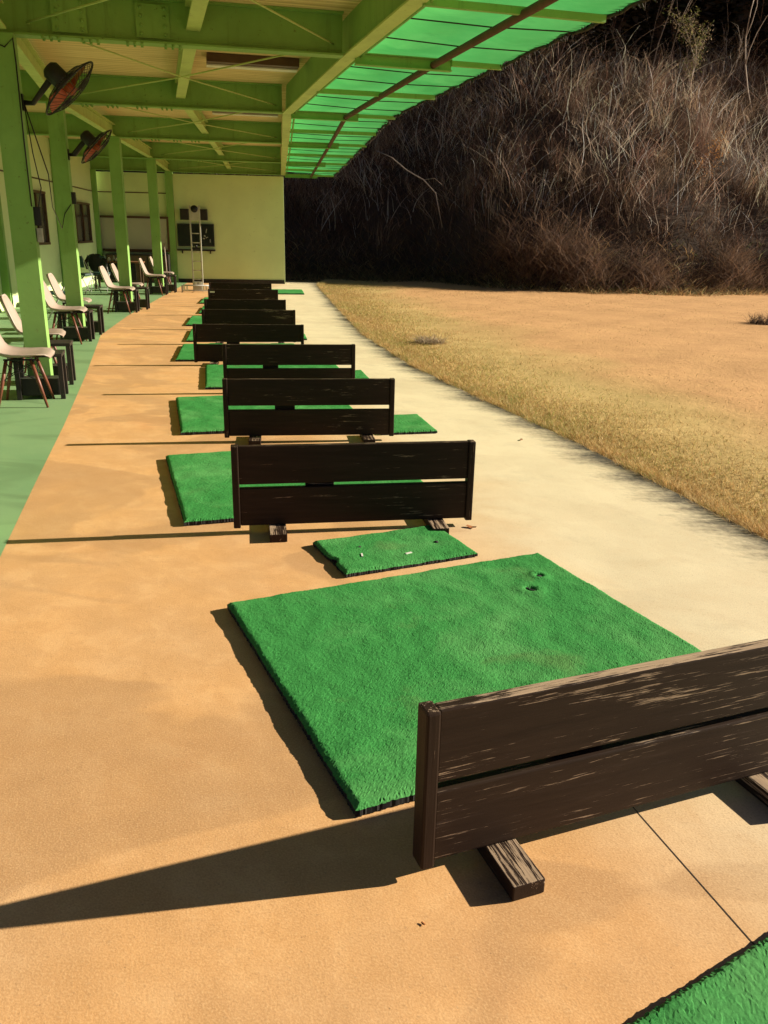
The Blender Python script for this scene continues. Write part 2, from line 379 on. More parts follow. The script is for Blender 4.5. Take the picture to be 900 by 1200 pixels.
# ------------------------------------------------------------------ setting
def strip(name, left, right, ys, nx, z, mat, kind='structure', skirt=0.):
    V, UV = [], []
    for y in ys:
        xl, xr = left(y), right(y)
        for i in range(nx+1):
            x = xr + (xl-xr)*i/nx; V.append((x, y, z)); UV.append((xr-x, y))
    F = [(j*(nx+1)+i, j*(nx+1)+i+1, (j+1)*(nx+1)+i+1, (j+1)*(nx+1)+i) for j in range(len(ys)-1) for i in range(nx)]
    o = np_mesh(name, np.array(V), np.array(F)[:, ::-1], mat, uv=np.array(UV)); tag(o, kind=kind); return o
YS = sorted(set(list(np.arange(-3, 26.31, .45)) + [p[1] for p in EDGE + PAINT + SLABL + BACKW if p[1] <= 26.3]))
strip('floor', lambda y: polyline_at(SLABL+BACKW[1:], y)-.1, lambda y: polyline_at(EDGE, y), YS, 6, 0., FLOOR)
YS2 = [y for y in YS if y <= 25.2]
strip('painted_walkway', lambda y: polyline_at(SLABL+BACKW[1:], y), lambda y: polyline_at(PAINT, y), YS2, 4, .004, GFLOOR)
m = MB()
for a, b_ in zip(EDGE, EDGE[1:]):
    m.add([(a[0], a[1], -.3), (b_[0], b_[1], -.3), (b_[0], b_[1], -.001), (a[0], a[1], -.001)], [(0,1,2,3)])
a = EDGE[-1]; m.add([(a[0], a[1], -.3), (-8.5, a[1], -.3), (-8.5, a[1], -.001), (a[0], a[1], -.001)], [(0,1,2,3)])
tag(m.build('floor_side', SOILKERB), kind='structure')
m = MB()
for (xa, ya, xb, yb_) in ((.98, 1.03, .58, 2.32),):
    d = Vector((xb-xa, yb_-ya, 0)); pr = Vector((-d.y, d.x, 0)).normalized()*.0016
    m.add([(xa-pr.x, ya-pr.y, .0008), (xb-pr.x, yb_-pr.y, .0008), (xb+pr.x, yb_+pr.y, .0008), (xa+pr.x, ya+pr.y, .0008)], [(0,1,2,3)])
tag(m.build('floor_joint', JOINT), kind='structure')

def edge_dist(x, y):
    xe = np.interp(y, [p[1] for p in EDGE], [p[0] for p in EDGE]); return (x-xe)*.97
def ynoise(x, y, s=1., seed=0):
    return (np.sin(x*1.3*s+seed)*np.cos(y*1.1*s+1.7*seed) + .6*np.sin(x*2.7*s+y*1.9*s+seed*3) + .4*np.cos(x*4.9*s-y*4.1*s+seed))/2.
def ground_z(x, y):
    u = edge_dist(x, y)
    return -.045 + np.clip(u, 0, 3)*.012 + np.where(u > .2, .025*ynoise(x, y, .8, 2), 0)
gx = np.concatenate([np.linspace(-300, -12, 14), np.arange(-11, 20, .22), np.linspace(20.5, 300, 16)])
gy = np.concatenate([np.linspace(-200, -6, 10), np.arange(-5, 36, .22), np.linspace(37, 300, 14)])
GX, GY = np.meshgrid(gx, gy); GZ = ground_z(GX, GY)
u_ = edge_dist(GX, GY); GZ = np.where(u_ < -.05, -.14, GZ)
nX, nY = len(gx), len(gy); idx = np.arange(nX*nY).reshape(nY, nX)
F = np.stack([idx[:-1,:-1], idx[:-1,1:], idx[1:,1:], idx[1:,:-1]], -1).reshape(-1, 4)
tag(np_mesh('ground', np.c_[GX.ravel(), GY.ravel(), GZ.ravel()], F, GROUND, uv=np.c_[u_.ravel(), GY.ravel()], smooth=True), kind='structure')

# hillside behind the range
BX = [-40, -12, -4, -1, 1.2, 2.6, 3.8, 6.0, 9.0, 12.0, 20, 60]
BY = [38, 33, 30.5, 29.6, 28.8, 27.0, 25.6, 24.6, 25.0, 26.0, 27, 30]
def bank_y(x): return np.interp(x, BX, BY)
def bank_z(x, t):
    z = np.interp(t, [-1, 0, .7, 2.2, 6.0, 9.0, 40, 90], [-.6, -.06, .35, 2.1, 5.4, 7.2, 22, 42])
    return z + np.clip(t, 0, 3)*.22*ynoise(x, t, .55, 4)
hx = np.arange(-40, 60.1, .5); ht = np.concatenate([np.arange(-1, 10, .4), np.linspace(10, 90, 30)])
HX, HT = np.meshgrid(hx, ht); HY = bank_y(HX)+HT; HZ = bank_z(HX, HT)
idx = np.arange(HX.size).reshape(HX.shape)
F = np.stack([idx[:-1,:-1], idx[:-1,1:], idx[1:,1:], idx[1:,:-1]], -1).reshape(-1, 4)
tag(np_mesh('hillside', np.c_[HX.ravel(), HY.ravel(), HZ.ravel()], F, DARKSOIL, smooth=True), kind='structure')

# dry thicket on the bank (uncountable): reeds above, dark brambles and vines at the foot
def pick(cols, n, p=None):
    c = np.array(cols)[rng.choice(len(cols), n, p=p)]
    return c*rng.uniform(.7, 1.3, (n, 1))
PALE = [(.56,.41,.27), (.47,.34,.22), (.38,.26,.18), (.62,.49,.34), (.32,.18,.13)]
DARK = [(.10,.062,.040), (.14,.085,.052), (.19,.115,.07), (.12,.075,.057)]
parts = []
def on_bank(x, t, dz=-.05):
    t0 = np.maximum(t, -.3); return np.c_[x, bank_y(x)+t, np.where(t > 0, bank_z(x, t0), -.05)+dz]
n = 34000                                                         # dark tangle over the whole face
x = rng.uniform(-8, 26, n); t = rng.uniform(-.15, 8.8, n)
h = rng.uniform(.25, .9, n)
parts.append(ribbons(on_bank(x, t), rng.uniform(0, 6.28, n), h, rng.uniform(.1, .9, n)*h, rng.uniform(.2, 1.4, n)*h, rng.uniform(.008, .024, n), pick(DARK, n)*rng.uniform(.5, 1.1, (n, 1)), 4))
nc = 1700                                                         # clumps: each leans its own way in its own tone
cx = rng.uniform(-7, 26, nc); ct = .9 + 9.6*rng.random(nc)**1.15; ca = np.where(rng.random(nc) < .7, rng.normal(-1.57, .9, nc), rng.uniform(0, 6.28, nc))
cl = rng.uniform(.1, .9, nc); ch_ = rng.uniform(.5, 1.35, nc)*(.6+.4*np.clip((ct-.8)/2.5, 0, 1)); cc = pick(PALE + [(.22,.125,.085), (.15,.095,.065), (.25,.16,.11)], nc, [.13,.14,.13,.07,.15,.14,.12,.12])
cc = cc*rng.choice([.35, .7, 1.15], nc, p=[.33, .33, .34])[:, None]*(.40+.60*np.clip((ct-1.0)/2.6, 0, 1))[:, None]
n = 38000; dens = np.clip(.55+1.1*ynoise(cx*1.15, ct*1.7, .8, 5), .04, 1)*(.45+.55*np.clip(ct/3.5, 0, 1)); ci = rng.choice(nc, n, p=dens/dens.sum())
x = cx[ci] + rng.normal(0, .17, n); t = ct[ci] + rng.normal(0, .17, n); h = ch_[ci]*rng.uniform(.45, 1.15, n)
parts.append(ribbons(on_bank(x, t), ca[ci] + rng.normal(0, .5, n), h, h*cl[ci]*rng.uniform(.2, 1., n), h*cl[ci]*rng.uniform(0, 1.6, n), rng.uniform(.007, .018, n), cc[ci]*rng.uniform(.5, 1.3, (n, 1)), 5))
n = 9500                                                          # pale bleached stalks standing out of the tangle
x = rng.uniform(-7, 26, n); t = 1.6 + 8.4*rng.random(n)**.95; h = rng.uniform(.35, 1.7, n)
pk = np.clip(.5 + 1.0*ynoise(x, t*1.4, .9, 9), .06, 1) * (.3+.7*np.clip((t-1.5)/2., 0, 1)); k = rng.random(n) < pk; x, t, h = x[k], t[k], h[k]; n = len(x)
parts.append(ribbons(on_bank(x, t), rng.uniform(0, 6.28, n), h, h*rng.normal(.3, .35, n), h*np.abs(rng.normal(0, .7, n)), rng.uniform(.010, .022, n), pick([(.74,.60,.46), (.66,.51,.39), (.78,.66,.52), (.58,.41,.32)], n), 6))
n = 6000                                                          # short drooping leaves at the stalk heads
i = rng.integers(0, len(x), n)
hb = on_bank(x[i], t[i], 0.); hb[:, 2] += h[i]*rng.uniform(.55, .95, n); hb[:, :2] += rng.normal(0, .1, (n, 2))
parts.append(ribbons(hb, rng.uniform(0, 6.28, n), rng.uniform(.05, .25, n), rng.uniform(.05, .3, n), rng.uniform(.1, .5, n), rng.uniform(.008, .018, n), pick([(.58,.46,.34), (.46,.34,.25), (.40,.30,.20)], n), 4))
n = 4200                                                          # arching sprays that hang forward, most of them under the awning end
x = np.where(rng.random(n) < .35, rng.uniform(-5, 3, n), rng.uniform(-6, 25, n)); t = rng.uniform(2.5, 8, n)
parts.append(ribbons(on_bank(x, t, rng.uniform(.3, .9, n)), rng.normal(-1.57, 1.0, n), rng.uniform(.2, .8, n), rng.uniform(.2, .5, n), rng.uniform(.5, 1.5, n), rng.uniform(.007, .015, n), pick(PALE, n)*rng.choice([.35, 1.3], n, p=[.6, .4])[:, None], 6))
n = 9000                                                          # bramble mounds bulging out at the foot
mx = np.array([3.6, 4.7, 5.6, 7.6, 10.5, 13.]); mt = np.array([.5, .3, .5, .4, .5, .4]); mh = np.array([1.9, 2.1, 1.5, .8, 1.0, .9]); q = rng.integers(0, 6, n)
x = mx[q] + rng.normal(0, .55, n); t = mt[q] + rng.normal(0, .4, n); bb = on_bank(x, t); bb[:, 2] += rng.uniform(0, .75, n)*mh[q]*np.exp(-((x-mx[q])/.8)**2); h = rng.uniform(.2, .7, n)
parts.append(ribbons(bb, rng.uniform(0, 6.28, n), h, rng.uniform(.2, 1.2, n)*h, rng.uniform(.3, 1.5, n)*h, rng.uniform(.008, .022, n), pick(DARK + [(.17,.11,.07)], n), 4))
n = 30000                                                         # leaf litter and low straw at the foot, shade coloured into its left part
x = rng.uniform(-6, 24, n); t = rng.normal(-.1, .75, n); h = rng.uniform(.06, .40, n)*np.clip(1+t*.7, .18, 1)
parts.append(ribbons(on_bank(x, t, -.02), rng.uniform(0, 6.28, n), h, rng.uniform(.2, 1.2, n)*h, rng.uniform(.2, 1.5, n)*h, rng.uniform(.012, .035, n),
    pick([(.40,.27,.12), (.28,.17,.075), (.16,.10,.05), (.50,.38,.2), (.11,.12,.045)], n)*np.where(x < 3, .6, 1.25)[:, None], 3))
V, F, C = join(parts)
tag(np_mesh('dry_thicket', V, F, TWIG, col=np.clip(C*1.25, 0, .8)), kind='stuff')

# grass along the slab edge and sparse straw further out (uncountable)
parts = []
n = 150000
y = 1.5 + 25*rng.random(n)**1.35; u = np.abs(rng.exponential(.55, n))+.005
wob = .75 + .5*ynoise(y*1.7, u, 1., 1)
x = np.interp(y, [p[1] for p in EDGE], [p[0] for p in EDGE]) + u
keep = (rng.random(n) < np.clip(1.25 - u*.38/np.clip(wob, .5, 2), .05, 1)); x, y, u = x[keep], y[keep], u[keep]; n = len(x)
b = np.c_[x, y, ground_z(x, y)-.005]
h = rng.uniform(.018, .062, n)*np.where(u < .22, 1.5, .8)
grn = np.clip(.5+.9*ynoise(x*.9, y*.9, 1., 6), 0, 1)
cg = pick([(.29,.30,.08), (.36,.34,.10)], n); cs = pick([(.56,.40,.17), (.46,.32,.13), (.62,.48,.23), (.42,.25,.10)], n)
col = np.where((rng.random(n) < grn*.36)[:, None], cg, cs)
parts.append(ribbons(b, rng.uniform(0, 6.28, n), h, rng.uniform(0, .7, n)*h, rng.uniform(0, 1., n)*h, rng.uniform(.0018, .0038, n)*(1+y*.11), col, 3))
n = 30000                                                         # taller lip of grass leaning over the slab edge
y = 1.5 + 24*rng.random(n)**1.5; u = rng.uniform(-.01, .13, n); cl_ = np.clip(.75+.5*ynoise(y*3.1, y*.3, 1.6, 8), .25, 1.3)
x = np.interp(y, [p[1] for p in EDGE], [p[0] for p in EDGE]) + u
b = np.c_[x, y, np.full(n, -.05)]; h = rng.uniform(.06, .125, n)*cl_
col = np.where((rng.random(n) < np.clip(.18+.5*ynoise(y*1.3, u, 1., 3), 0, .7))[:, None], pick([(.22,.24,.06), (.30,.29,.08)], n), pick([(.58,.39,.15), (.48,.30,.11), (.64,.47,.22), (.44,.24,.08)], n))
parts.append(ribbons(b, rng.normal(3.14, 1.1, n), h, rng.uniform(0, .5, n)*h, rng.uniform(0, .8, n)*h, rng.uniform(.0018, .0036, n)*(1+y*.10), col, 3))
n = 45000
y = 3 + 22.5*rng.random(n)**.9; u = .3 + 13*rng.random(n)**1.4
x = np.interp(y, [p[1] for p in EDGE], [p[0] for p in EDGE]) + u
k = (y < bank_y(x)+.1) & (rng.random(n) < np.clip(.28+.8*ynoise(x, y, .9, 3) + np.clip((y-11)*.06, 0, .5) - u*.03, .03, 1)); x, y = x[k], y[k]; n = len(x)
b = np.c_[x, y, ground_z(x, y)-.005]; h = rng.uniform(.008, .028, n)
col = pick([(.60,.38,.17), (.50,.31,.13), (.38,.22,.09), (.62,.45,.21), (.34,.29,.10)], n)
parts.append(ribbons(b, rng.uniform(0, 6.28, n), h, rng.uniform(.2, 1.2, n)*h, rng.uniform(0, 1.2, n)*h, rng.uniform(.003, .006, n)*(1+y*.05), col, 3))
V, F, C = join(parts)
tag(np_mesh('dry_grass', V, F, GRASS, col=C), kind='stuff')

# individual plants ------------------------------------------------------------------------------------
def branchy(mb, p, d, L, r, depth, tips, spread=.5, up=.15):
    pts = [Vector(p)]; d = Vector(d).normalized(); k = 5
    for i in range(k):
        d = (d + Vector((random.gauss(0, .13), random.gauss(0, .13), random.gauss(up*.3, .1)))).normalized()
        pts.append(pts[-1] + d*L/k)
    mb.tube(pts, [r*(1-.55*i/k) for i in range(k+1)], 5)
    tips += pts[2:]
    if depth:
        for i in range(2, k+1):
            if random.random() < .8:
                nd = (d + Vector((random.gauss(0, spread), random.gauss(0, spread), random.gauss(up, .25)))).normalized()
                branchy(mb, pts[i], nd, L*random.uniform(.4, .65), r*.5, depth-1, tips, spread, up)
def bare_plant(name, label, cat, x, t, H, r, depth, lean=(0,0), mat=PALEBARK, spread=.5, leaves=None, group=None):
    base = Vector((x, float(bank_y(x))+t, float(bank_z(x, t))-.1))
    root = thing(name, label, cat, base, 0, group); mb = MB(); tips = []
    branchy(mb, (0,0,0), (lean[0], lean[1], 1), H, r, depth, tips, spread)
    mb.build('branches', mat, root)
    if leaves:
        cnt, cols, sz = leaves; P = np.array([tuple(p) for p in tips]); i = rng.integers(0, len(P), cnt)
        V, F, C = ribbons(P[i] + rng.normal(0, .12, (cnt, 3)), rng.uniform(0, 6.28, cnt), rng.uniform(-.05, .08, cnt), rng.uniform(.3, 1., cnt)*sz, rng.uniform(0, .4, cnt)*sz, rng.uniform(.25, .5, cnt)*sz, pick(cols, cnt), 2)
        np_mesh('leaves', V, F, TWIG, col=C, parent=root)
    return root
bare_plant('leafy_shrub', 'pale twiggy shrub with small yellow green leaves above the reeds', 'shrub', 10.6, 7.0, 1.9, .03, 3, (-.05, -.15), spread=.42,
           leaves=(1500, [(.30,.22,.14), (.26,.24,.08), (.36,.27,.17), (.16,.19,.05)], .09))
bare_plant('bare_sapling', 'thin pale bare sapling leaning in front of the dark wood', 'sapling', 13.0, 6.6, 4.2, .035, 1, (-.35, -.1), spread=.25)
bare_plant('bare_sapling', 'slim forked sapling behind the twiggy shrub', 'sapling', 10.0, 8.4, 3.2, .022, 2, (-.1, -.05), spread=.3)
bare_plant('bare_sapling', 'short upright sapling to the right of the leaning sapling', 'sapling', 13.9, 7.4, 3.0, .025, 2, (.05, -.1), spread=.3)
bare_plant('red_twig_bush', 'low bush of reddish twigs with a few orange leaves at the foot of the bank', 'bush', 9.6, 2.4, 1.6, .025, 3, (.05, -.3), mat=RUST, spread=.5,
           leaves=(260, [(.45,.22,.06), (.35,.16,.05)], .09))
shr = [bare_plant('bare_shrub', None, None, 5+i, 5., H, .018, 3, (random.uniform(-.3, .3), -.25), mat=m_, spread=.62) for i, (H, m_) in enumerate(((1.3, PALEBARK), (1.6, TWIGBARK), (1.0, TWIGBARK), (1.8, PALEBARK)))]
for i in range(46):
    x = -3.5 + 20*((i*.618) % 1.) + random.uniform(-.3, .3); t = random.uniform(1.6, 9.5)
    o = shr[i] if i < 4 else dup(shr[i % 4])
    o.location = (x, float(bank_y(x))+t, float(bank_z(x, t))-.1); o.rotation_euler = (random.uniform(-.3, .2), random.uniform(-.35, .35), random.uniform(0, 6.28)); q = random.uniform(.7, 1.35); o.scale = (q, q, q)
    tag(o, 'leafless tangled shrub growing among the dry reeds of the bank', 'shrub', 'leafless shrubs on the bank')
tall = [bare_plant('bare_sapling', None, None, 5+i, 9., H, .022, 2, (random.uniform(-.2, .2), -.1), mat=m_, spread=.38) for i, (H, m_) in enumerate(((3.4, TWIGBARK), (4.2, PALEBARK), (2.8, TWIGBARK)))]
for i in range(34):
    x = -2. + 19.*((i*.618+.3) % 1.) + random.uniform(-.3, .3); t = random.uniform(7.2, 12.5)
    o = tall[i] if i < 3 else dup(tall[i % 3])
    o.location = (x, float(bank_y(x))+t, float(bank_z(x, t))-.1); o.rotation_euler = (random.uniform(-.2, .12), random.uniform(-.3, .3), random.uniform(0, 6.28)); q = random.uniform(.55, 1.1); o.scale = (q, q, q)
    tag(o, 'spindly leafless sapling at the top of the bank in front of the dark wood', 'sapling', 'leafless saplings at the top of the bank')
root = thing('fallen_vine', 'pale bare vine hanging down the shaded face of the bank', 'vine', (-.3, 28.2, 0)); mb = MB()
mb.tube([(-.2,1.6,4.1),(.3,.9,3.85),(.8,.6,3.45),(1.35,.3,3.15),(1.75,.1,2.75),(1.85,0,2.3),(2.0,-.1,1.7)], [.014,.018,.02,.02,.018,.014,.01], 6)
mb.tube([(1.35,.3,3.15),(1.7,.2,3.2),(1.95,.1,3.0)], [.012,.01,.006], 5); mb.build('stem', PALEBARK, root)
for (x, y, s, lb, cat) in ((7.25, 16.1, .34, 'dark dead clump of weeds lying on the bare dirt', 'weed clump'), (.62, 12.3, .22, 'greyish dry tuft in the grass beside the slab edge', 'grass tuft')):
    nn = 420; a = rng.uniform(0, 6.28, nn); rr = np.sqrt(rng.random(nn))*s
    z0 = float(ground_z(np.array(x), np.array(y)))
    V, F, C = ribbons(np.c_[np.cos(a)*rr, np.sin(a)*rr*.7, np.zeros(nn)-.01], rng.uniform(0, 6.28, nn), rng.uniform(.05, .26, nn)*(s/.34), rng.uniform(0, .15, nn), rng.uniform(0, .2, nn), rng.uniform(.006, .014, nn), pick([(.10,.065,.04), (.17,.11,.07), (.06,.04,.03)] if s > .3 else [(.40,.31,.20),(.32,.24,.16)], nn), 3)
    o = np_mesh('dry_weed_tuft', V, F, TWIG, col=C); o.location = (x, y, z0); tag(o, lb, cat)

# dark wood on the slope above the reeds: every conifer a thing of its own
def conifer(seed):
    r_ = np.random.default_rng(seed); root = thing('conifer_tree', None, None)
    H = 15.; mb = MB()
    mb.tube([(0,0,-.5),(0,.03,3),(.05,0,8),(.1,.02,H)], [.24,.2,.13,.02], 8); mb.build('trunk', BARK, root)
    n = 5200; z = .6 + (H-.6)*r_.random(n)**.9; rad = (.5 + 2.4*(1-z/H))*np.sqrt(r_.random(n))*r_.uniform(.5, 1.15, n)
    nb = 46; ba = (np.floor(r_.random(n)*nb)/nb*6.28*7.3) + r_.normal(0, .16, n)
    P = np.c_[np.cos(ba)*rad, np.sin(ba)*rad, z - rad*.25]
    col = np.array([(.022,.024,.013),(.032,.028,.018),(.045,.033,.022)])[r_.integers(0, 3, n)]
    V, F, C = ribbons(P, ba, -r_.uniform(.05, .4, n), r_.uniform(.2, .55, n), r_.uniform(0, .2, n), r_.uniform(.12, .3, n), col, 2)
    np_mesh('crown', V, F, LEAFDK, col=C, parent=root); return root
protos = [conifer(1), conifer(2)]
spots = []
for row, (t0, dx) in enumerate(((10.6, 2.3), (13.6, 2.6), (17.5, 3.2), (22.5, 4.0))):
    xx = -13. - row
    while xx < 32 + row*4:
        spots.append((xx + random.uniform(-.6, .6), t0 + random.uniform(-.8, .8))); xx += dx*random.uniform(.85, 1.15)
for i, (x, t) in enumerate(spots):
    o = protos[i] if i < 2 else dup(protos[i % 2])
    o.location = (x, float(bank_y(x))+t, float(bank_z(x, t))-.2); o.rotation_euler.z = random.uniform(0, 6.28)
    o.scale = (1, 1, random.uniform(.85, 1.15))
    tag(o, 'tall dark conifer standing in the shaded wood above the reed bank', 'conifer', 'conifers of the dark wood above the bank')

# ------------------------------------------------------------------ the shelter building
B = thing('range_shelter', 'long open fronted green steel practice shelter with plank ceiling and green awning', 'shelter', (-6.0, 15.0, 0))
Bi = B.matrix_basis.inverted() if False else Matrix.Translation((6.0, -15.0, 0))
def bpart(mb, name, mat, parent=B, label=None):
    """build in world coordinates, stored relative to the building's base"""
    if parent is B: mb.v = [(x+6., y-15., z) for x, y, z in mb.v]
    else: mb.v = [(x+6., y-15., z) for x, y, z in mb.v]
    o = mb.build(name, mat, parent)
    if label: o['label'] = label
    return o
def P3(p, z): return Vector((p[0], p[1], z))
# back wall in one run with window holes left as recessed windows
mb = MB()
for a, b_ in zip(BACKW, BACKW[1:]):
    d = (Vector(b_)-Vector(a)).normalized(); nrm = Vector((-d.y, d.x))*.075
    mb.beam((a[0]+nrm.x, a[1]+nrm.y, 1.69), (b_[0]+nrm.x+d.x*.01, b_[1]+nrm.y+d.y*.01, 1.69), .15, 3.38)
bpart(mb, 'back_wall', WALL)
mb = MB(); ed = (E1-E0).normalized(); en = Vector((-ed.y, ed.x, 0))
mb.beam(E0+en*.09+Vector((0,0,1.49)), E1+en*.09+Vector((0,0,1.49)), .18, 2.98)
bpart(mb, 'end_wall', WALL)
mb = MB(); mb.beam(E0+ed*2.2-en*.012+Vector((0,0,.055)), E1-ed*.02-en*.012+Vector((0,0,.055)), .022, .11); bpart(mb, 'skirting', BLACKW)
mb = MB(); mb.beam(E0-en*.006+Vector((0,0,2.45)), E0+ed*2.0-en*.006+Vector((0,0,2.45)), .012, .025)
for a, b_ in zip(BACKW[3:], BACKW[4:]): mb.beam((a[0]+.012, a[1], 2.45), (b_[0]+.012, b_[1]-.05, 2.45), .014, .025)
bpart(mb, 'wall_joint', BROWN)
def hsec(mb, a, b_, w, h, t=.016, tw=.012, up=(0,0,1)):
    """H-section from a to b, flange width w, depth h along up"""
    up = Vector(up); a = Vector(a); b_ = Vector(b_)
    mb.beam(a+up*(h/2-t/2), b_+up*(h/2-t/2), w, t, up); mb.beam(a-up*(h/2-t/2), b_-up*(h/2-t/2), w, t, up)
    mb.beam(a, b_, tw, h-2*t-.002, up)
for k in range(len(COLS)):                                         # columns and wall posts: closed box faces towards the walkway
    c = Vector((*COLS[k], 0)); r = rvec(k); h = hvec(k)
    mb = MB(); mb.beam(c, c+Vector((0,0,ZG-.001)), .20, .20, h); 
    mb.beam(c+Vector((0,0,.006)), c+Vector((0,0,.016)), .32, .32, h)
    bpart(mb, 'column', GREEN)
    bx = Vector((polyline_at(BACKW, c.y-.45), c.y-.45, 0)) + r*.07
    mb = MB(); mb.beam(bx, bx+Vector((0,0,ZG-.001)), .13, .13, h); bpart(mb, 'wall_post', GREEN)
    # girder across the building
    f = Vector((*FASC[k], 0)); zc = Vector((0,0,(ZG+ZC)/2)); g0 = bx - r*.06; g1 = f - r*.07
    mb = MB(); hsec(mb, g0+zc, g1+zc, .15, ZC-ZG)
    g = bpart(mb, 'girder', GREEN)
    for s_ in (.30, .72):
        mb = MB()                                          # bolted splice on web and flange
        q = c + (f-c)*(s_*.55+.02)
        mb.beam(q - r*.14 - h*.009 + zc, q + r*.14 - h*.009 + zc, .006, .26)
        for i in (-.1, -.04, .04, .1):
            for j in (-.1, -.035, .035, .1):
                if abs(i) > .05: mb.tube([q+r*i-h*.010+zc+Vector((0,0,j)), q+r*i-h*.028+zc+Vector((0,0,j))], .013, 6)
        for i in (-.22, -.16, -.10, .10, .16, .22):
            for j in (-.05, .05): mb.tube([q+r*i+h*j+Vector((0,0,ZG)), q+r*i+h*j+Vector((0,0,ZG-.02))], .013, 6)
        bpart(mb, 'splice_plate', GREEN, g)
for k in range(len(COLS)-1):                                       # members along the building in each bay
    c0, c1 = P3(COLS[k], 0), P3(COLS[k+1], 0); f0, f1 = P3(FASC[k], 0), P3(FASC[k+1], 0)
    d = (c1-c0).normalized()
    z = Vector((0,0,ZG+.12)); mb = MB(); hsec(mb, c0+z+d*.11, c1+z-d*.11, .11, .2); bpart(mb, 'column_tie', GREEN_LIT)
    m0, m1 = c0+(f0-c0)*.53, c1+(f1-c1)*.53; dm = (m1-m0).normalized()
    z = Vector((0,0,ZG+.22)); mb = MB(); hsec(mb, m0+z+dm*.02, m1+z-dm*.02, .12, .2); bpart(mb, 'ceiling_joist', GREEN_LIT)
    df = (f1-f0).normalized(); rr = Vector((df.y, -df.x, 0))
    z = Vector((0,0,ZG+.203)); mb = MB(); mb.beam(f0+z, f1+z, .014, .372); fb = bpart(mb, 'fascia_beam', GREEN)  # darker web against the lit flange colour paints the shade inside the beam
    z = Vector((0,0,ZG+.008)); mb = MB(); mb.beam(f0+z, f1+z, .13, .016); bpart(mb, 'bottom_flange', GREEN_LIT, fb)
    mb = MB(); mb.tube([f0+rr*.10+Vector((0,0,ZG+.02)), f1+rr*.10+Vector((0,0,ZG+.02))], .014, 6)
    bpart(mb, 'conduit', GREEN, fb)
    if True:                                                     # crossed tie rods under the ceiling
        for p, q in ((c0+(f0-c0)*.07, f1-(f1-c1)*.05), (f0-(f0-c0)*.05, c1+(f1-c1)*.07)):
            mb = MB(); mb.tube([p+Vector((0,0,ZG+.10)), (p+q)/2+Vector((0,0,ZG+.07)), q+Vector((0,0,ZG+.10))], .008, 6); bpart(mb, 'tie_rod', GREEN_LIT)
        # long narrow light trough
        p = m0+(f0-m0)*.18 + (m1-m0)*.56; q = m0+(f0-m0)*.92 + (m1-m0)*.56
        mb = MB(); mb.beam(p+Vector((0,0,ZC-.047)), q+Vector((0,0,ZC-.047)), .30, .085); tr = bpart(mb, 'ceiling_trough', BROWN)
        mb = MB(); mb.beam(p+Vector((0,0,ZC-.098))+d*.06, q+Vector((0,0,ZC-.098))+d*.06, .14, .014); bpart(mb, 'trough_lining', WHITE, tr)
# plank ceiling and the roof sheet over it
V, UVs, F = [], [], []
for k in range(len(COLS)):
    bx = polyline_at(BACKW, COLS[k][1]-.6); f = FASC[k]
    V += [(bx, COLS[k][1]-.6, ZC+.001), (f[0], f[1], ZC+.001)]; UVs += [(0, COLS[k][1]), (5.3, COLS[k][1])]
for k in range(len(COLS)-1): F.append((2*k, 2*k+1, 2*k+3, 2*k+2))
V = np.array(V, float); V[-2:, 1] += .25
np_mesh('plank_ceiling', V+np.array([6., -15., 0]), np.array(F)[:, ::-1], PLANK, uv=np.array(UVs, float), parent=B)
mb = MB()
for k in range(len(COLS)-1):
    q = [Vector(V[2*k]), Vector(V[2*k+1]), Vector(V[2*k+3]), Vector(V[2*k+2])]
    mb.add([p+Vector((0,0,.03)) for p in q]+[p+Vector((0,0,.10)) for p in q], [(0,1,2,3),(4,5,6,7),(0,1,5,4),(1,2,6,5),(2,3,7,6),(3,0,4,7)])
bpart(mb, 'roof', GREEN)
# awning
AW = bpart(MB().beam(P3(FASC[0], ZG+.02)+rvec(0)*.74, P3(FASC[0], ZG+.02)+rvec(0)*.745, .01, .01), 'awning', GREEN) if False else None
OUT = []
nS = 9
rowsV, rowsF = [], []
stations = []
for k in range(len(FASC)-1):
    for i in range(24): stations.append((k, i/24))
stations.append((len(FASC)-2, 1.))
def fpt(k, s): return P3(FASC[k], 0).lerp(P3(FASC[k+1], 0), s), (rvec(k).lerp(rvec(k+1), s)).normalized()
for (k, s) in stations:
    p, r = fpt(k, s); sag = .035*math.sin(s*math.pi*6)**2
    for j in range(nS+1):
        o = j/nS; w = 1.42 + (.025*math.sin(s*43.)+.02*math.sin(s*97+k) if j == nS else 0)
        q = p + r*(.06 + o*w) + Vector((0,0, ZG+.10 - .06*o - sag*math.sin(o*math.pi*2)**2 - .01*random.random()))
        rowsV.append(tuple(q))
for a in range(len(stations)-1):
    for j in range(nS): rowsF.append((a*(nS+1)+j, a*(nS+1)+j+1, (a+1)*(nS+1)+j+1, (a+1)*(nS+1)+j))
aw = np_mesh('awning', np.array(rowsV)+np.array([6., -15., 0]), np.array(rowsF), CANOPY, smooth=True, parent=B)
ctr = [fpt(k, s) for k, s in stations]
mb = MB(); mb.tube([p+r*.80+Vector((0,0,ZG-.01)) for p, r in ctr[::4]], .032, 8); bpart(mb, 'rusty_pipe', RUST, aw)
mb = MB(); mb.tube([p+r*(1.48+.012*random.gauss(0,1))+Vector((0,0,ZG+.03+.012*random.gauss(0,1))) for p, r in ctr], .013, 6); bpart(mb, 'edge_rope', ROPE, aw)
mb = MB(); lace = []
for i, (p, r) in enumerate(ctr):
    for q in range(2):
        a = p + r*1.47 + hvec(0)*(q*.08)
        lace += [a+Vector((0,0,ZG+.055)), a+Vector((random.uniform(-.03,.03), random.uniform(-.03,.03), ZG+random.uniform(-.03,.02)))]
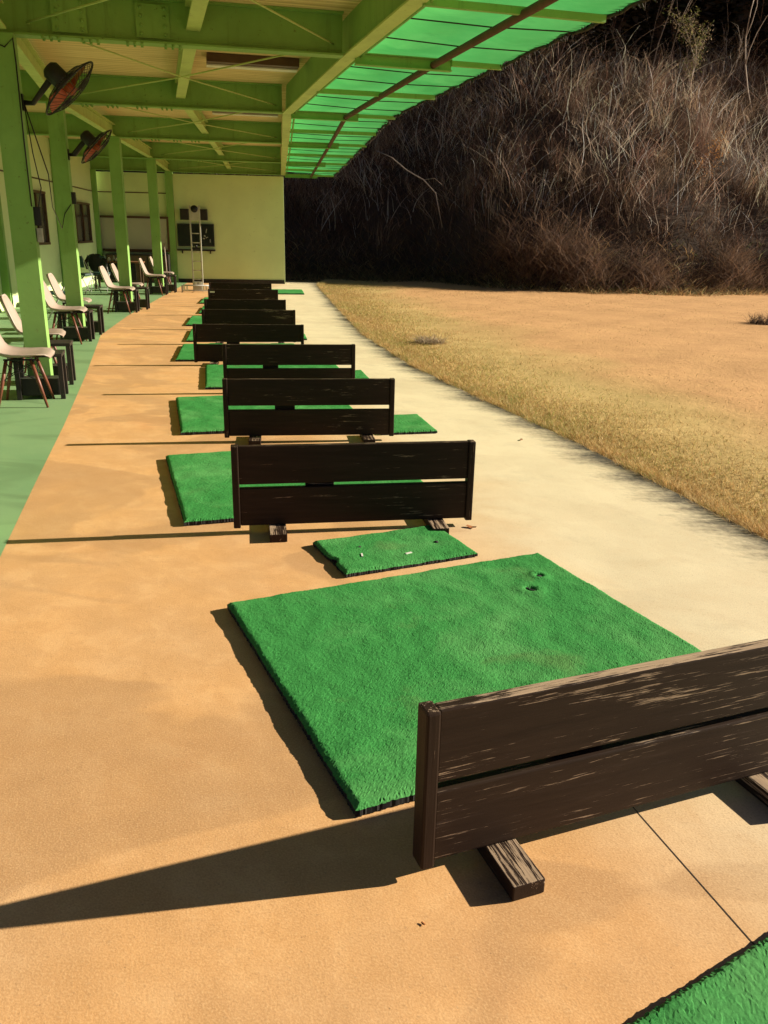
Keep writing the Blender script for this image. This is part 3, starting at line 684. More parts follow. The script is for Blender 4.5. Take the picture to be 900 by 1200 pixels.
mb.tube(lace, .006, 4); bpart(mb, 'edge_lacing', ROPE, aw)
for k in range(len(FASC)):
    p, r = P3(FASC[k], 0), rvec(k)
    mb = MB(); z = Vector((0,0,ZG-.005)); hsec(mb, p+r*.05+z, p+r*.98+z, .07, .10, .008, .008)
    mb.beam(p+r*.98+z+Vector((0,0,.02)), p+r*1.50+z+Vector((0,0,.02)), .045, .045); bpart(mb, 'awning_bracket', GREEN, aw)
    if k == len(FASC)-1: break
    for s, kind in ((.17,0), (.34,0), (.5,1), (.66,0), (.83,0)):
        p, r = fpt(k, s)
        if kind: mb = MB(); mb.beam(p+r*.05+Vector((0,0,ZG+.01)), p+r*1.45+Vector((0,0,ZG+.01)), .04, .05); bpart(mb, 'awning_arm', GREEN, aw)
        else:
            sk = hvec(k)*random.uniform(-.12, .12)
            mb = MB(); mb.tube([p+r*.06+Vector((0,0,ZG+.05)), p+r*.8+sk*.5+Vector((0,0,ZG+.025)), p+r*1.47+sk+Vector((0,0,ZG+.03))], .0055, 5); bpart(mb, 'awning_wire', ROPE, aw)
# windows in the back wall
def window(y0, y1, z0, z1):
    a = Vector((polyline_at(BACKW, y0), y0, 0)); b_ = Vector((polyline_at(BACKW, y1), y1, 0)); d = (b_-a).normalized(); n = Vector((d.y, -d.x, 0))
    zc = Vector((0,0,(z0+z1)/2)); hh = z1-z0; mb = MB()
    for z in (z0, z1): mb.beam(a+n*.035+Vector((0,0,z)), b_+n*.035+Vector((0,0,z)), .08, .05)
    for q in (a, (a+b_)/2, b_): mb.beam(q+n*.034+Vector((0,0,z0+.026)), q+n*.034+Vector((0,0,z1-.026)), .045, .07, d)
    w = bpart(mb, 'window', BROWN)
    mb = MB(); mb.beam(a+n*.012+zc, b_+n*.012+zc, .012, hh-.05); bpart(mb, 'pane', GLASSD, w)
window(17.6, 19.0, 1.14, 2.18); window(21.9, 23.7, 1.12, 2.08)

# ------------------------------------------------------------------ dividers
def make_divider(wood, gap=.032, L=1.27):
    root = thing('bay_divider', None, None); T = .036
    for (z0, z1) in ((.258+gap/2, .470), (.046, .258-gap/2)):
        mb = MB(); mb.box((L/2, 0, (z0+z1)/2), (L-.072, T, z1-z0), ch=.005); mb.build('board', wood, root)
    for x in (.018, L-.018):
        mb = MB(); mb.box((x, 0, .2535), (.036, .058, .437), ch=.006); mb.build('end_post', POST, root)
    for x in (.225, L-.2):
        mb = MB(); mb.box((x, -.0, .0225), (.088, .32, .043), ch=.004); mb.build('foot', FOOT, root)
    mb = MB(); mb.box((.45, .029, .26), (.15, .022, .30), ch=.003); mb.build('back_brace', wood, root)
    return root
dv = [((.0975, 1.63), 21.2, 'badly worn dark brown two-board divider with flaking paint, nearest the camera'),
      ((-.78, 4.01), 9.6, 'brown two-board divider standing behind the small notched ball mat'),
      ((-1.20, 5.96), 7.6, 'third divider from the camera, small ball mat showing past its right end'),
      ((-1.57, 7.87), 8.4, 'fourth divider from the camera, between the third and fifth dividers'),
      ((-2.24, 9.57), 7.2, 'fifth divider from the camera, its left end standing out beyond the fourth'),
      ((-2.54, 11.42), 7.2, 'sixth divider from the camera, in the middle of the far half of the row'),
      ((-2.88, 13.16), 7.4, 'third divider from the far end of the row'),
      ((-3.30, 15.45), 7.6, 'second divider from the far end, with a small white tag on its left'),
      ((-3.68, 17.35), 7.6, 'farthest and shortest looking divider, in front of the end wall')]
dproto = make_divider(WOOD)
for i, (p, a, lb) in enumerate(dv):
    o = make_divider(WOODN, .026) if i == 0 else make_divider(WOOD, .021) if i == 1 else dproto if i == 2 else dup(dproto)
    o.location = (*p, 0); o.rotation_euler.z = R(a); tag(o, lb, 'divider', 'wooden dividers between the hitting bays')
    if i == 7: mb = MB(); mb.box((.07, -.0195, .42), (.10, .004, .03)); mb.build('tag', WHITE, o)

# ------------------------------------------------------------------ turf mats
def turf_mesh(w, l, th, step, notch=None, holes=(), seed=0):
    r_ = np.random.default_rng(seed); nx, ny = int(w/step), int(l/step)
    X, Y = np.meshgrid(np.linspace(-w/2, w/2, nx+1), np.linspace(-l/2, l/2, ny+1))
    e = np.minimum(np.minimum(X+w/2, w/2-X), np.minimum(Y+l/2, l/2-Y))
    def sm(a, k):
        for _ in range(k): a = (a + np.roll(a,1,0)+np.roll(a,-1,0)+np.roll(a,1,1)+np.roll(a,-1,1))/5
        return a/ a.std()
    z = th + .0003*r_.normal(0, 1, X.shape) + .0003*sm(r_.normal(0, 1, X.shape), 1) + .0001*sm(r_.normal(0, 1, X.shape), 4) + .0012*sm(r_.normal(0, 1, X.shape), 60)
    z -= .013*np.exp(-(np.maximum(e-.002, 0)/.0065)**1.2)
    for hx_, hy_, hr in holes:
        d = np.hypot(X-hx_, Y-hy_); z += .006*np.exp(-((d-hr*2.0)/(hr*1.3))**2) - .012*np.exp(-(d/hr)**4)
    jx = r_.normal(0, step*.22, X.shape); jy = r_.normal(0, step*.22, X.shape)
    edge = e < step*.5; jx[edge] += r_.normal(0, .0009, edge.sum()); jy[edge] += r_.normal(0, .0009, edge.sum())
    if notch is not None:
        nx_, ny_, nr = notch; k = np.exp(-(((X-nx_)**2+(Y-ny_)**2)/nr**2)); jx += k*nr*.8*(1 if nx_ < 0 else -1)
    V = np.c_[(X+jx).ravel(), (Y+jy).ravel(), z.ravel()]
    idx = np.arange(X.size).reshape(X.shape)
    F = np.stack([idx[:-1,:-1], idx[:-1,1:], idx[1:,1:], idx[1:,:-1]], -1).reshape(-1, 4)
    ring = np.concatenate([idx[0,:-1], idx[:-1,-1], idx[-1,:0:-1], idx[:0:-1,0]])
    B_ = V[ring].copy(); B_[:, 2] = .004; n0 = len(V); V = np.concatenate([V, B_])
    m_ = len(ring); bi = n0+np.arange(m_)
    S = np.stack([ring, bi, np.roll(bi, -1), np.roll(ring, -1)], -1)
    return V, np.concatenate([F, S]), len(F)
def make_mat(name, w, l, th, step, **kw):
    root = thing(name, None, None); V, F, nf = turf_mesh(w, l, th, step, **kw)
    o = np_mesh('turf', V, F, TURF, parent=root); o.data.materials.append(RUBBER)
    mi = np.zeros(len(F), dtype=np.int32); mi[nf:] = 1; o.data.polygons.foreach_set('material_index', mi)
    mb = MB(); mb.box((0, 0, .004), (w-.012, l-.012, .006)); mb.build('rubber_backing', RUBBER, root); return root
near = make_mat('turf_mat', 1.55, 1.40, .036, .0052, holes=((.60, .44, .016), (.48, .33, .022)), seed=3)
mb = MB(); mb.tube([(.60, .44, .026), (.60, .44, .0355)], .013, 14); mb.build('tee_hole', RUBBER, near)
mb = MB()
for i in range(9):
    mb.box((.48+(i-4)*.007, .33-(i-4)*.015+random.uniform(-.004,.004), .0325), (.016, .010, .009), (0,0,-.8+random.uniform(-.4,.4)))
mb.build('torn_patch', RUBBER, near)
mproto = make_mat('turf_mat', 1.50, 1.40, .036, .0062, seed=5)
mats = [((1.285, .865), 31, 'artificial turf mat cut off at the bottom right corner of the view'),
        ((.352, 2.790), 24.8, 'big green turf mat with a tee hole and torn patch behind the nearest divider'),
        ((-.57, 5.00), 18.5, 'turf mat half hidden behind the second divider from the camera'),
        ((-1.03, 7.00), 15.5, 'turf mat whose left end shows beside the third divider'),
        ((-1.20, 8.88), 12, 'turf mat mostly hidden behind the fourth divider, only its left tip seen'),
        ((-1.90, 10.62), 10, 'turf mat behind the fifth divider, a green corner at its left'),
        ((-2.20, 12.42), 10, 'turf mat between the sixth and seventh dividers'),
        ((-2.66, 14.40), 9, 'turf mat with its left corner showing beside the seventh divider'),
        ((-2.90, 16.45), 9, 'turf mat between the two farthest dividers'),
        ((-3.36, 18.65), 8, 'turf mat just behind the farthest divider'),
        ((-2.95, 21.75), 8, 'last turf mat, its bright right end beside the end wall')]
for i, (p, a, lb) in enumerate(mats):
    o = near if i == 1 else mproto if i == 0 else dup(mproto)
    o.location = (*p, .001); o.rotation_euler.z = R(a); tag(o, lb, 'turf mat', 'large turf mats in the hitting bays')
ball = make_mat('ball_mat', .70, .44, .030, .0048, notch=(-.35, -.05, .03), seed=9)
for (x, y) in ((-.17, .05), (.22, -.03)):
    mb = MB(); mb.tube([(x, y, .024), (x, y, .0325)], .011, 12); mb.build('tee_hole', RUBBER, ball)
mb = MB(); mb.box((.02, -.12, .0325), (.035, .012, .003), (0,0,.2)); mb.box((-.2, -.06, .0325), (.008, .04, .003), (0,0,-.3)); mb.build('scrap', WHITE, ball)
ball.location = (.055, 3.80, .001); ball.rotation_euler.z = R(25); tag(ball, 'small notched ball mat with two tee holes in front of the second divider', 'ball mat', 'small ball mats')
bp = make_mat('ball_mat', .46, .62, .030, .0062, seed=12)
for i, (p, a, lb) in enumerate((((.12, 6.62), 13, 'small mat past the right end of the third divider'), ((-.36, 9.0), 11, 'small mat sticking out right of the fourth divider'),
                                ((-1.34, 12.35), 9, 'small mat beside the right end of the sixth divider, a thin green sliver'))):
    o = bp if i == 0 else dup(bp); o.location = (*p, .001 if i == 0 else .0455 if False else .001); o.rotation_euler.z = R(a)
    if i: o.scale = (.55, .9, 1)
    tag(o, lb, 'ball mat', 'small ball mats')

# ------------------------------------------------------------------ chairs and tables (local +x = the way the chair faces)
def shell_mesh():
    prof = [(.247,.412,.135),(.246,.430,.165),(.21,.447,.205),(.14,.443,.222),(.05,.432,.230),(-.04,.427,.232),(-.11,.430,.232),(-.165,.448,.230),(-.205,.490,.226),(-.232,.55,.220),(-.258,.62,.212),(-.285,.69,.202),(-.31,.755,.180),(-.325,.795,.145),(-.333,.815,.085)]
    n = len(prof); k = 12; V = []; F = []
    for side in (0, 1):
        for i, (x, z, hw) in enumerate(prof):
            p0 = prof[max(i-1,0)]; p1 = prof[min(i+1,n-1)]; tx, tz = p1[0]-p0[0], p1[1]-p0[1]; L = math.hypot(tx, tz); nx, nz = tz/L, -tx/L   # normal to the sitter's side
            if nz < 0 and nx < 0: nx, nz = -nx, -nz
            back = min(max((z-.44)/.2, 0), 1) if i > 6 else 0
            for j in range(k+1):
                t = -1 + 2*j/k; lift = .045*abs(t)**3*min(1., i/6)
                off = lift + (.0 if side == 0 else -.011)
                V.append((x + nx*off, t*hw, z + nz*off))
    w = k+1
    for s_ in (0, 1):
        for i in range(n-1):
            for j in range(k):
                f = (s_*n*w+i*w+j, s_*n*w+i*w+j+1, s_*n*w+(i+1)*w+j+1, s_*n*w+(i+1)*w+j); F.append(f if s_ else f[::-1])
    rim = [i*w for i in range(n)] + [(n-1)*w+j for j in range(1, k+1)] + [i*w+k for i in range(n-2, -1, -1)] + [j for j in range(k-1, 0, -1)]
    for a, b_ in zip(rim, rim[1:]+rim[:1]): F.append((a, b_, b_+n*w, a+n*w))
    return V, F
def make_chair():
    root = thing('shell_chair', None, None)
    V, F = shell_mesh(); mb = MB(); mb.add(V, F, None, True); mb.build('shell', SHELL, root)
    for sx in (-1, 1):
        for sy in (-1, 1):
            a = Vector((sx*.10-.01, sy*.13, .40)); b_ = Vector((sx*.20-.005, sy*.20, .0))
            mb = MB(); mb.tube([a, a.lerp(b_, .5), b_], [.015, .0155, .010], 10); mb.build('leg', DOWEL, root)
    mb = MB()
    for s_ in (-1, 1):
        mb.tube([(-.115, s_*.135, .37), (.13, s_*.165, .23)], .004, 6); mb.tube([(.095, s_*.135, .37), (-.15, s_*.165, .23)], .004, 6)
        mb.tube([(s_*.10, -.14, .37), (s_*.13, .165, .23)], .004, 6); mb.tube([(s_*.10, .14, .37), (s_*.13, -.165, .23)], .004, 6)
        mb.tube([(-.13, s_*.13, .405), (.12, s_*.13, .405)], .009, 6); mb.tube([(s_*.11, -.15, .395), (s_*.11, .15, .395)], .009, 6)
    mb.build('wire_brace', BLACK, root)
    mb = MB()
    for sx in (-1, 1):
        for sy in (-1, 1): mb.tube([(sx*.09, sy*.12, .405), (sx*.09, sy*.12, .425)], .013, 8)
    mb.build('mount', METAL, root)
    return root
def make_table():
    root = thing('side_table', None, None)
    mb = MB(); mb.box((0, 0, .395), (.42, .30, .03), ch=.004); mb.build('tabletop', BLACKW, root)
    for sx in (-1, 1):
        for sy in (-1, 1): mb = MB(); mb.box((sx*.185, sy*.125, .19), (.040, .04, .38), ch=.003); mb.build('leg', BLACKW, root)
    mb = MB(); mb.box((0, 0, .105), (.32, .20, .15), ch=.004); mb.build('lower_box', BLACKW, root)
    mb = MB(); mb.box((0, -.100, .192), (.34, .008, .006)); mb.build('rail', METAL, root)
    return root
cp, tp = make_chair(), make_table(); first = [True, True]
def place(proto, q, x, y, a, lb, cat, grp):
    o = proto if first[q] else dup(proto); first[q] = False
    o.location = (x, y, .0045); o.rotation_euler.z = R(a); tag(o, lb, cat, grp)
names = ['first', 'second', 'third', 'fourth']
near_c = [(-3.18, 7.17, 14), (-4.33, 11.27, 10), (-4.93, 15.50, 6), (-5.52, 19.98, 8)]
far_c = [(-3.62, 8.62, 16), (-4.78, 12.75, 10), (-5.12, 16.72, 8), (-5.66, 21.35, 8)]
near_t = [(-3.17, 7.50, 15), (-4.30, 11.52, 10), (-4.90, 15.76, 8), (-5.50, 20.24, 8)]
far_t = [(-3.36, 8.22, 15), (-4.42, 12.30, 10), (-4.88, 16.40, 8), (-5.48, 21.0, 8)]
for i in range(4):
    nm = names[i]
    place(cp, 0, *near_c[i], f'off white shell chair on the near side of the {nm} green column from the camera', 'chair', 'shell chairs along the columns')
    place(cp, 0, *far_c[i], f'off white shell chair on the far side of the {nm} green column from the camera', 'chair', 'shell chairs along the columns')
    place(tp, 1, *near_t[i], f'low black table under the chair at the near side of the {nm} green column', 'side table', 'low black tables by the columns')
    place(tp, 1, *far_t[i], f'low black table just beyond the {nm} green column', 'side table', 'low black tables by the columns')

# ------------------------------------------------------------------ fans
def make_fan():
    root = thing('wall_fan', None, None)          # local +z = blowing direction, origin at the hub
    mb = MB(); Rf = .285
    for z, q in ((.06, .62), (-.06, .66)):
        mb.ring((0,0,z*.9), Rf*q, .003)
        mb.ring((0,0,z), .06, .004)
        for i in range(36):
            a = 2*math.pi*i/36; mb.tube([(.05*math.cos(a), .05*math.sin(a), z), (Rf*.6*math.cos(a), Rf*.6*math.sin(a), z*.95), (Rf*math.cos(a), Rf*math.sin(a), z*.12)], .0022, 4)
    mb.ring((0,0,0), Rf, .008); mb.build('cage', BLACK, root)
    for q in range(3):
        a0 = q*2.094; V = []; F = []
        for i in range(6):
            rr = .05 + .2*i/5; half = .30 + .16*math.sin(i/5*3.0)
            for j in range(5):
                t = -1+2*j/4; a = a0 + t*half; V.append((rr*math.cos(a), rr*math.sin(a), .028*t))
        for i in range(5):
            for j in range(4): F.append((i*5+j, i*5+j+1, (i+1)*5+j+1, (i+1)*5+j))
        n = len(V); V += [(x, y, z-.004) for x, y, z in V]; F += [tuple(k+n for k in f[::-1]) for f in F]
        mb = MB(); mb.add(V, F, None, True); mb.build('blade', ORANGE, root)
    mb = MB(); mb.tube([(0,0,.055), (0,0,.03), (0,0,-.03)], [.02,.045,.045], 16); mb.build('hub', ORANGE, root)
    mb = MB(); mb.tube([(0,0,-.05), (0,0,-.07), (0,0,-.19), (0,0,-.22)], [.06,.078,.078,.05], 18); mb.build('motor', BLACK, root)
    return root
fan = make_fan()
for i, (c, k, lb) in enumerate(((( -2.70, 7.60, 2.59), 1, 'wall fan with orange red blades and black cage on the nearest green column'), ((-3.84, 11.60, 2.49), 2, 'smaller looking orange bladed fan on the second green column'))):
    o = fan if i == 0 else dup(fan); o.location = c
    n = (Vector((.94,.33,0))*.64 + Vector((0,.14,-.99))*.64 + Vector((.33,-.93,-.14))*.16).normalized()
    o.rotation_mode = 'QUATERNION'; o.rotation_quaternion = n.to_track_quat('Z', 'Y'); tag(o, lb, 'fan', 'fans fixed to the columns')
    bpy.context.view_layer.update() if False else None
    M = n.to_track_quat('Z', 'Y').to_matrix().to_4x4(); M.translation = Vector(c); Mi = M.inverted()
    cp_ = Vector((*COLS[k], c[2]-.09)) + rvec(k)*.10; m_ = M @ Vector((0,0,-.15))
    mb = MB(); mb.tube([Mi @ (cp_+rvec(k)*.012), Mi @ (cp_+rvec(k)*.09), Mi @ m_], [.022,.022,.03], 8)
    mb.box((0,0,0), (.014,.07,.13), M=Mi @ Matrix.Translation(cp_+rvec(k)*.008) @ Matrix.Rotation(HEAD[k], 4, 'Z'))
    mb.build('bracket', BLACK, o)
# cables and switch box on the first column
kc = Vector((*COLS[1], 0)); r = rvec(1); h = hvec(1); fr = kc - h*.104 + r*.085
mb = MB(); mb.tube([fr-r*.20+Vector((0,0,3.02)), fr-r*.14+Vector((0,0,2.93)), fr-r*.06+Vector((0,0,2.90)), fr+r*.01+Vector((0,0,2.97)), fr+r*.015+Vector((0,0,2.8)), fr+r*.010+Vector((0,0,2.2)), fr+r*.012+Vector((0,0,1.66))], .006, 6)
tag(mb.build('power_cable', BLACK), 'black cable running down the right edge of the nearest green column', 'cable')
mb = MB(); a = kc + r*.115 + Vector((0,0,2.5))
mb.tube([a, a+Vector((.03,0,-.4)), a+Vector((.05,.05,-.68)), a+Vector((-.0,.02,-.92)), a+Vector((.01,0,-1.02))], .005, 6)
tag(mb.build('power_cable', BLACK), 'slack cable hanging from the nearer fan to the switch box', 'cable')
p2 = Vector((*COLS[2], 0)) - hvec(2)*.106
mb = MB(); mb.tube([a+Vector((.0,0,-.0)), a+Vector((.03,.3,-.55)), a.lerp(p2+Vector((0,0,1.62)), .5)+Vector((0,0,-.36)), a.lerp(p2+Vector((0,0,1.62)), .8)+Vector((0,0,-.32)), p2+Vector((.0,-.0,1.66)), p2+rvec(2)*.09+Vector((0,0,1.78))], .006, 6)
tag(mb.build('power_cable', BLACK), 'long dark cable drooping between the first and second columns', 'cable')
root = thing('switch_box', 'small black switch box on the side of the nearest green column', 'switch box', kc + r*.13 + Vector((0,0,1.58)), HEAD[1])
mb = MB(); mb.box((0,0,0), (.06,.11,.16), ch=.006); mb.build('case', BLACK, root); mb = MB(); mb.box((0,-.002,-.16), (.045,.09,.12), ch=.004); mb.build('cover', METAL, root)
mb = MB(); a = p2 + rvec(2)*.125 + hvec(2)*.07
root = thing('switch_box', 'dark socket box on the second green column beside a window', 'switch box', a+Vector((0,0,1.86)), HEAD[2]); mb.box((0,0,0), (.05,.09,.15), ch=.005); mb.build('case', BLACK, root)

# ------------------------------------------------------------------ things at the end wall
AE = math.atan2(ed.y, ed.x)
def ewt(name, lb, cat, s, off, z=0., grp=None): return thing(name, lb, cat, E0 + ed*s - en*off + Vector((0,0,z)), AE, grp)
o = ewt('whiteboard', 'wide whiteboard in a brown frame at the end of the walkway', 'whiteboard', 1.05, .10, 1.34)
mb = MB(); mb.box((0, .012, 0), (1.86, .02, .86)); mb.build('panel', BOARD, o)
mb = MB()
for z in (-.45, .45): mb.box((0, 0, z), (1.98, .05, .06), ch=.004)
for x in (-.96, .96): mb.box((x, 0, 0), (.06, .05, .838), ch=.004)
mb.build('frame', BROWN, o)
mb = MB(); mb.box((0, -.04, -.49), (1.7, .06, .02)); mb.build('pen_tray', BROWN, o)
o = ewt('low_cabinet', 'dark low cabinet under the whiteboard', 'cabinet', 1.15, .27, 0)
mb = MB(); mb.box((0, 0, .40), (1.75, .42, .78), ch=.008); mb.build('carcass', BLACKW, o)
for x in (-.56, 0, .56):
    mb = MB(); mb.box((x, -.216, .40), (.53, .012, .70), ch=.003); d_ = mb.build('door', BROWN, o)
o = ewt('wall_monitor', 'large black flat screen on the end wall behind the ladder', 'monitor', 2.79, .06, 1.335)
mb = MB(); mb.box((0, 0, 0), (1.04, .05, .62), ch=.006); mb.build('housing', BLACK, o)
mb = MB(); mb.box((0, -.027, .01), (.99, .004, .56)); mb.build('screen', SCREEN, o)
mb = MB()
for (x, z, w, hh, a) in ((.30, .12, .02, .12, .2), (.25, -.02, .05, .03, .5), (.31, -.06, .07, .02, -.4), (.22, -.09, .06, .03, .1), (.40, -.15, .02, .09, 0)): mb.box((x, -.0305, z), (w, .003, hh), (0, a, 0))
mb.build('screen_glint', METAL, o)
for s, lb in ((2.50, 'black speaker left of the ladder above the flat screen'), (3.03, 'black speaker right of the ladder above the flat screen')):
    o = ewt('wall_speaker', lb, 'speaker', s, .11, 1.895, 'speakers above the screen')
    mb = MB(); mb.box((0, 0, 0), (.235, .2, .30), ch=.008); mb.build('cabinet', BLACK, o); mb = MB(); mb.box((0, -.105, 0), (.20, .012, .265), ch=.004); mb.build('grille', BLACKW, o)
o = ewt('wall_shelf', 'thin dark shelf bar below the flat screen', 'shelf', 2.78, .08, .92)
mb = MB(); mb.box((0, 0, 0), (1.08, .15, .045), ch=.004); mb.build('board', BLACKW, o)
mb = MB()
for x in (-.4, .4): mb.box((x, .02, -.06), (.03, .10, .07))
mb.build('bracket', BLACK, o)
o = thing('tall_ladder', 'tall aluminium ladder stand with a round black disc on top', 'ladder', (-4.81, 21.4, 0), R(7))
for x in (-.115, .115):
    mb = MB(); mb.box((x, 0, 1.03), (.030, .055, 2.04), ch=.003); mb.build('rail', ALU, o)
for i in range(6):
    mb = MB(); mb.tube([(-.10, 0, .30+i*.22), (.10, 0, .30+i*.22)], .011, 8); mb.build('rung', ALU, o)
mb = MB(); mb.box((0, -.01, 1.86), (.19, .03, .33), ch=.004); mb.build('head_panel', ALU, o)
mb = MB(); mb.tube([(0, -.03, 1.97), (0, -.055, 1.97)], .085, 24); mb.build('disc', BLACK, o)
mb = MB(); mb.box((0, -.02, .15), (.20, .05, .20), ch=.006); mb.build('foot_panel', ALU, o)
for x in (-.05, .05):
    mb = MB(); mb.box((x, -.047, .20), (.045, .006, .06)); mb.build('foot_slot', WHITE, o)
mb = MB(); mb.box((0, 0, 1.05), (.2, .05, .05)); mb.tube([(0,-.03,1.10),(0,-.06,1.10)], .03, 10); mb.build('pulley_block', BLACK, o)
o = thing('low_rack', 'low white wire rack standing around the foot of the ladder', 'rack', (-4.82, 21.15, 0), R(7))
mb = MB()
for x in (-.33, .33):
    mb.tube([(x, -.1, 0), (x, -.1, .17), (x, .1, .17), (x, .1, 0)], .011, 8)
for y in (-.1, .1): mb.tube([(-.33, y, .17), (.33, y, .17)], .011, 8); mb.tube([(-.33, y, .05), (.33, y, .05)], .008, 8)
mb.build('frame', METAL, o)
for x in (-.27, -.2, .2, .27):
    mb = MB(); mb.box((x, -.105, .11), (.045, .01, .115), ch=.002); mb.build('slat', WHITE, o)
o = ewt('broom', 'pale long handled broom leaning beside the green corner column', 'broom', 1.96, .60, 0)
mb = MB(); mb.tube([(.03, -.1, .06), (-.03, .12, 1.1)], .014, 8); mb.build('handle', SHELL, o)
mb = MB(); mb.box((.03, -.11, .045), (.16, .05, .09), ch=.006); mb.build('brush', SHELL, o)
# desk with bottles, folding chairs with a jacket
o = thing('desk', 'brown topped table with small bottles in front of the whiteboard', 'table', (-6.95, 21.9, .0045), R(8))
mb = MB(); mb.box((0, 0, .66), (1.25, .6, .035), ch=.005); mb.build('tabletop', TABLEW, o)
for x in (-.55, .55):
    for y in (-.23, .23): mb = MB(); mb.box((x, y, .32), (.05, .05, .64), ch=.003); mb.build('leg', BROWN, o)
mb = MB(); mb.box((-.1, .2, .42), (1.0, .02, .42)); mb.build('modesty_panel', BLACKW, o)
for i, (x, y, hh, rr, mt, lb) in enumerate(((-7.13, 21.75, .10, .035, WHITE, 'white cup on the brown table'), (-7.02, 21.80, .14, .03, METAL, 'small grey bottle on the brown table'), (-6.92, 21.74, .09, .045, WHITE, 'squat pale jar on the brown table'), (-6.84, 21.85, .19, .032, SHELL, 'tallest pale bottle on the brown table'))):
    o = thing('table_bottle', lb, 'bottle', (x, y, .683)); mb = MB(); mb.tube([(0,0,0), (0,0,hh*.6), (0,0,hh*.75), (0,0,hh)], [rr, rr, rr*.6, rr*.5], 12); mb.build('body', mt, o)
    mb = MB(); mb.tube([(0,0,hh+.001), (0,0,hh+.02)], rr*.55, 10); mb.build('cap', BLACK, o)
def folding_chair(lb, x, y, a):
    o = thing('folding_chair', lb, 'chair', (x, y, .0045), R(a), 'folding chairs by the table')
    mb = MB(); mb.box((0, 0, .43), (.40, .40, .045), ch=.012); mb.build('seat', DKGREEN, o)
    mb = MB(); mb.box((-.22, 0, .72), (.035, .40, .26), (0, -.15, 0), ch=.012); mb.build('backrest', DKGREEN, o)
    for s_ in (-1, 1):
        mb = MB(); mb.tube([(.24, s_*.20, 0), (0, s_*.20, .42), (-.25, s_*.20, .86)], .011, 8); mb.build('frame_tube', METAL, o)
        mb = MB(); mb.tube([(-.24, s_*.19, 0), (-.05, s_*.19, .28), (.16, s_*.19, .41)], .011, 8); mb.build('leg', METAL, o)
    mb = MB(); mb.tube([(.19, -.2, .09), (.19, .2, .09)], .008, 6); mb.tube([(-.2, -.19, .07), (-.2, .19, .07)], .008, 6); mb.build('crossbar', METAL, o); return o
folding_chair('dark green folding chair draped with a dark jacket beside the back wall', -7.05, 20.75, 95)
folding_chair('dark folding chair with a tall back close to the back wall window', -7.2, 20.2, 60)
folding_chair('light framed folding chair behind the second green column', -5.55, 14.3, 200)
mb = MB(); V = []; F = []
for i in range(7):
    for j in range(17):
        a = j/16*2*math.pi; rx, ry = .24+.03*math.sin(3*a+i), .11+.02*math.cos(2*a+i)
        s_ = [.55, .9, 1., 1., .95, .8, .3][i]; V.append((rx*s_*math.cos(a), ry*s_*math.sin(a), [-.30,-.24,-.1,.05,.16,.23,.26][i] + .015*math.sin(5*a)))
for i in range(6):
    for j in range(16): F.append((i*17+j, i*17+j+1, (i+1)*17+j+1, (i+1)*17+j))
mb.add(V, F, None, True); mb.tube([(.22,0,.16),(.33,-.05,-.02),(.30,-.08,-.2)], [.07,.06,.045], 10); mb.tube([(-.22,0,.16),(-.33,-.05,-.02),(-.28,-.08,-.22)], [.07,.06,.045], 10)
o = mb.build('jacket', CLOTH); o.scale = (.72, .72, .72); o.location = (-7.05, 20.55, .70); o.rotation_euler.z = R(5); tag(o, 'dark crumpled jacket hung over the back of a green folding chair', 'jacket')

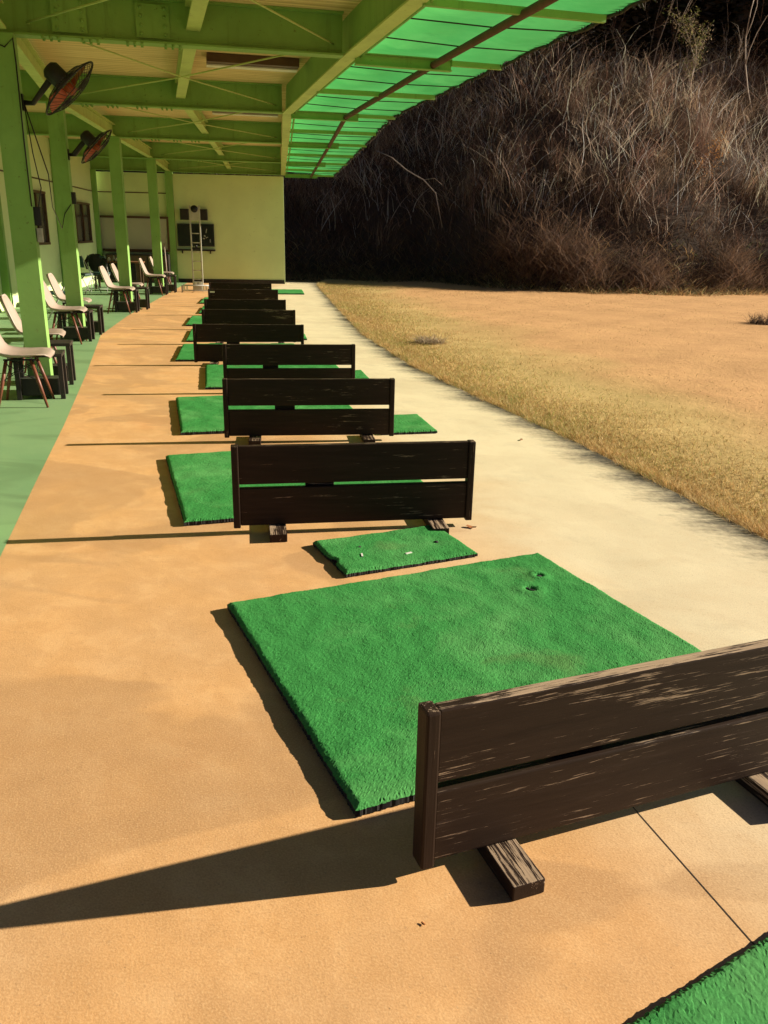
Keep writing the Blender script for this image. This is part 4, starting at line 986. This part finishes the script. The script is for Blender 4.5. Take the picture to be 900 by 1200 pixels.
# dead leaves and scraps on the slab
for i, (x, y, s, lb) in enumerate(((.475, 4.17, .028, 'orange dead leaf under the right end of the second divider'), (1.05, 6.2, .02, 'tiny brown leaf on the pale slab right of the third divider'), (.11, 1.475, .006, 'tiny brown leaf on the slab near the bottom edge of the view'))):
    V = [(math.cos(a)*s*(1.4 if k % 2 else 1), math.sin(a)*s*.6, (.001+.25*s)*.35+.3*s*abs(math.cos(a))) for k, a in enumerate([j*.7854 for j in range(8)])] + [(0,0,.003)]
    F = [(k, (k+1) % 8, 8) for k in range(8)]
    mb = MB(); mb.add(V, F); o = mb.build('fallen_leaf', LEAFO); o.location = (x, y, .002); o.rotation_euler.z = random.uniform(0, 6); tag(o, lb, 'leaf')

# ------------------------------------------------------------------ light, sky, camera
EL, AZ = R(22.5), R(10.)                                            # sun height; azimuth measured from +X towards +Y
w = bpy.data.worlds.new('World'); scene.world = w; w.use_nodes = True
nt = w.node_tree; bg = nt.nodes['Background']
sky = nt.nodes.new('ShaderNodeTexSky'); sky.sky_type = 'NISHITA'; sky.sun_disc = False
sky.sun_elevation = EL; sky.sun_rotation = math.pi/2 - AZ; sky.air_density = .22; sky.dust_density = .4
nt.links.new(sky.outputs[0], bg.inputs[0]); bg.inputs[1].default_value = .05
L = bpy.data.lights.new('sun', 'SUN'); L.energy = 5.; L.angle = R(.53); L.color = (1., .90, .74)
so = bpy.data.objects.new('sun', L); COL.objects.link(so)
sd = Vector((math.cos(EL)*math.cos(AZ), math.cos(EL)*math.sin(AZ), math.sin(EL)))
so.rotation_mode = 'QUATERNION'; so.rotation_quaternion = sd.to_track_quat('Z', 'Y'); so.location = sd*30
cam = bpy.data.cameras.new('camera'); cam.sensor_fit = 'VERTICAL'; cam.sensor_height = 36.; cam.lens = 28.8; cam.clip_end = 1000.; cam.clip_start = .05
co = bpy.data.objects.new('camera', cam); COL.objects.link(co)
co.matrix_world = Matrix.Translation((0, 0, 1.5)) @ Matrix.Rotation(R(90-18.8), 4, 'X') @ Matrix.Rotation(R(1.2), 4, 'Z')
scene.camera = co
vs = scene.view_settings; vs.view_transform = 'Standard'; vs.look = 'None'; vs.exposure = 1.15; vs.gamma = 1.; vs.use_curve_mapping = False
scene.render.engine = 'CYCLES'; scene.cycles.max_bounces = 8; scene.cycles.diffuse_bounces = 5; scene.cycles.transmission_bounces = 6
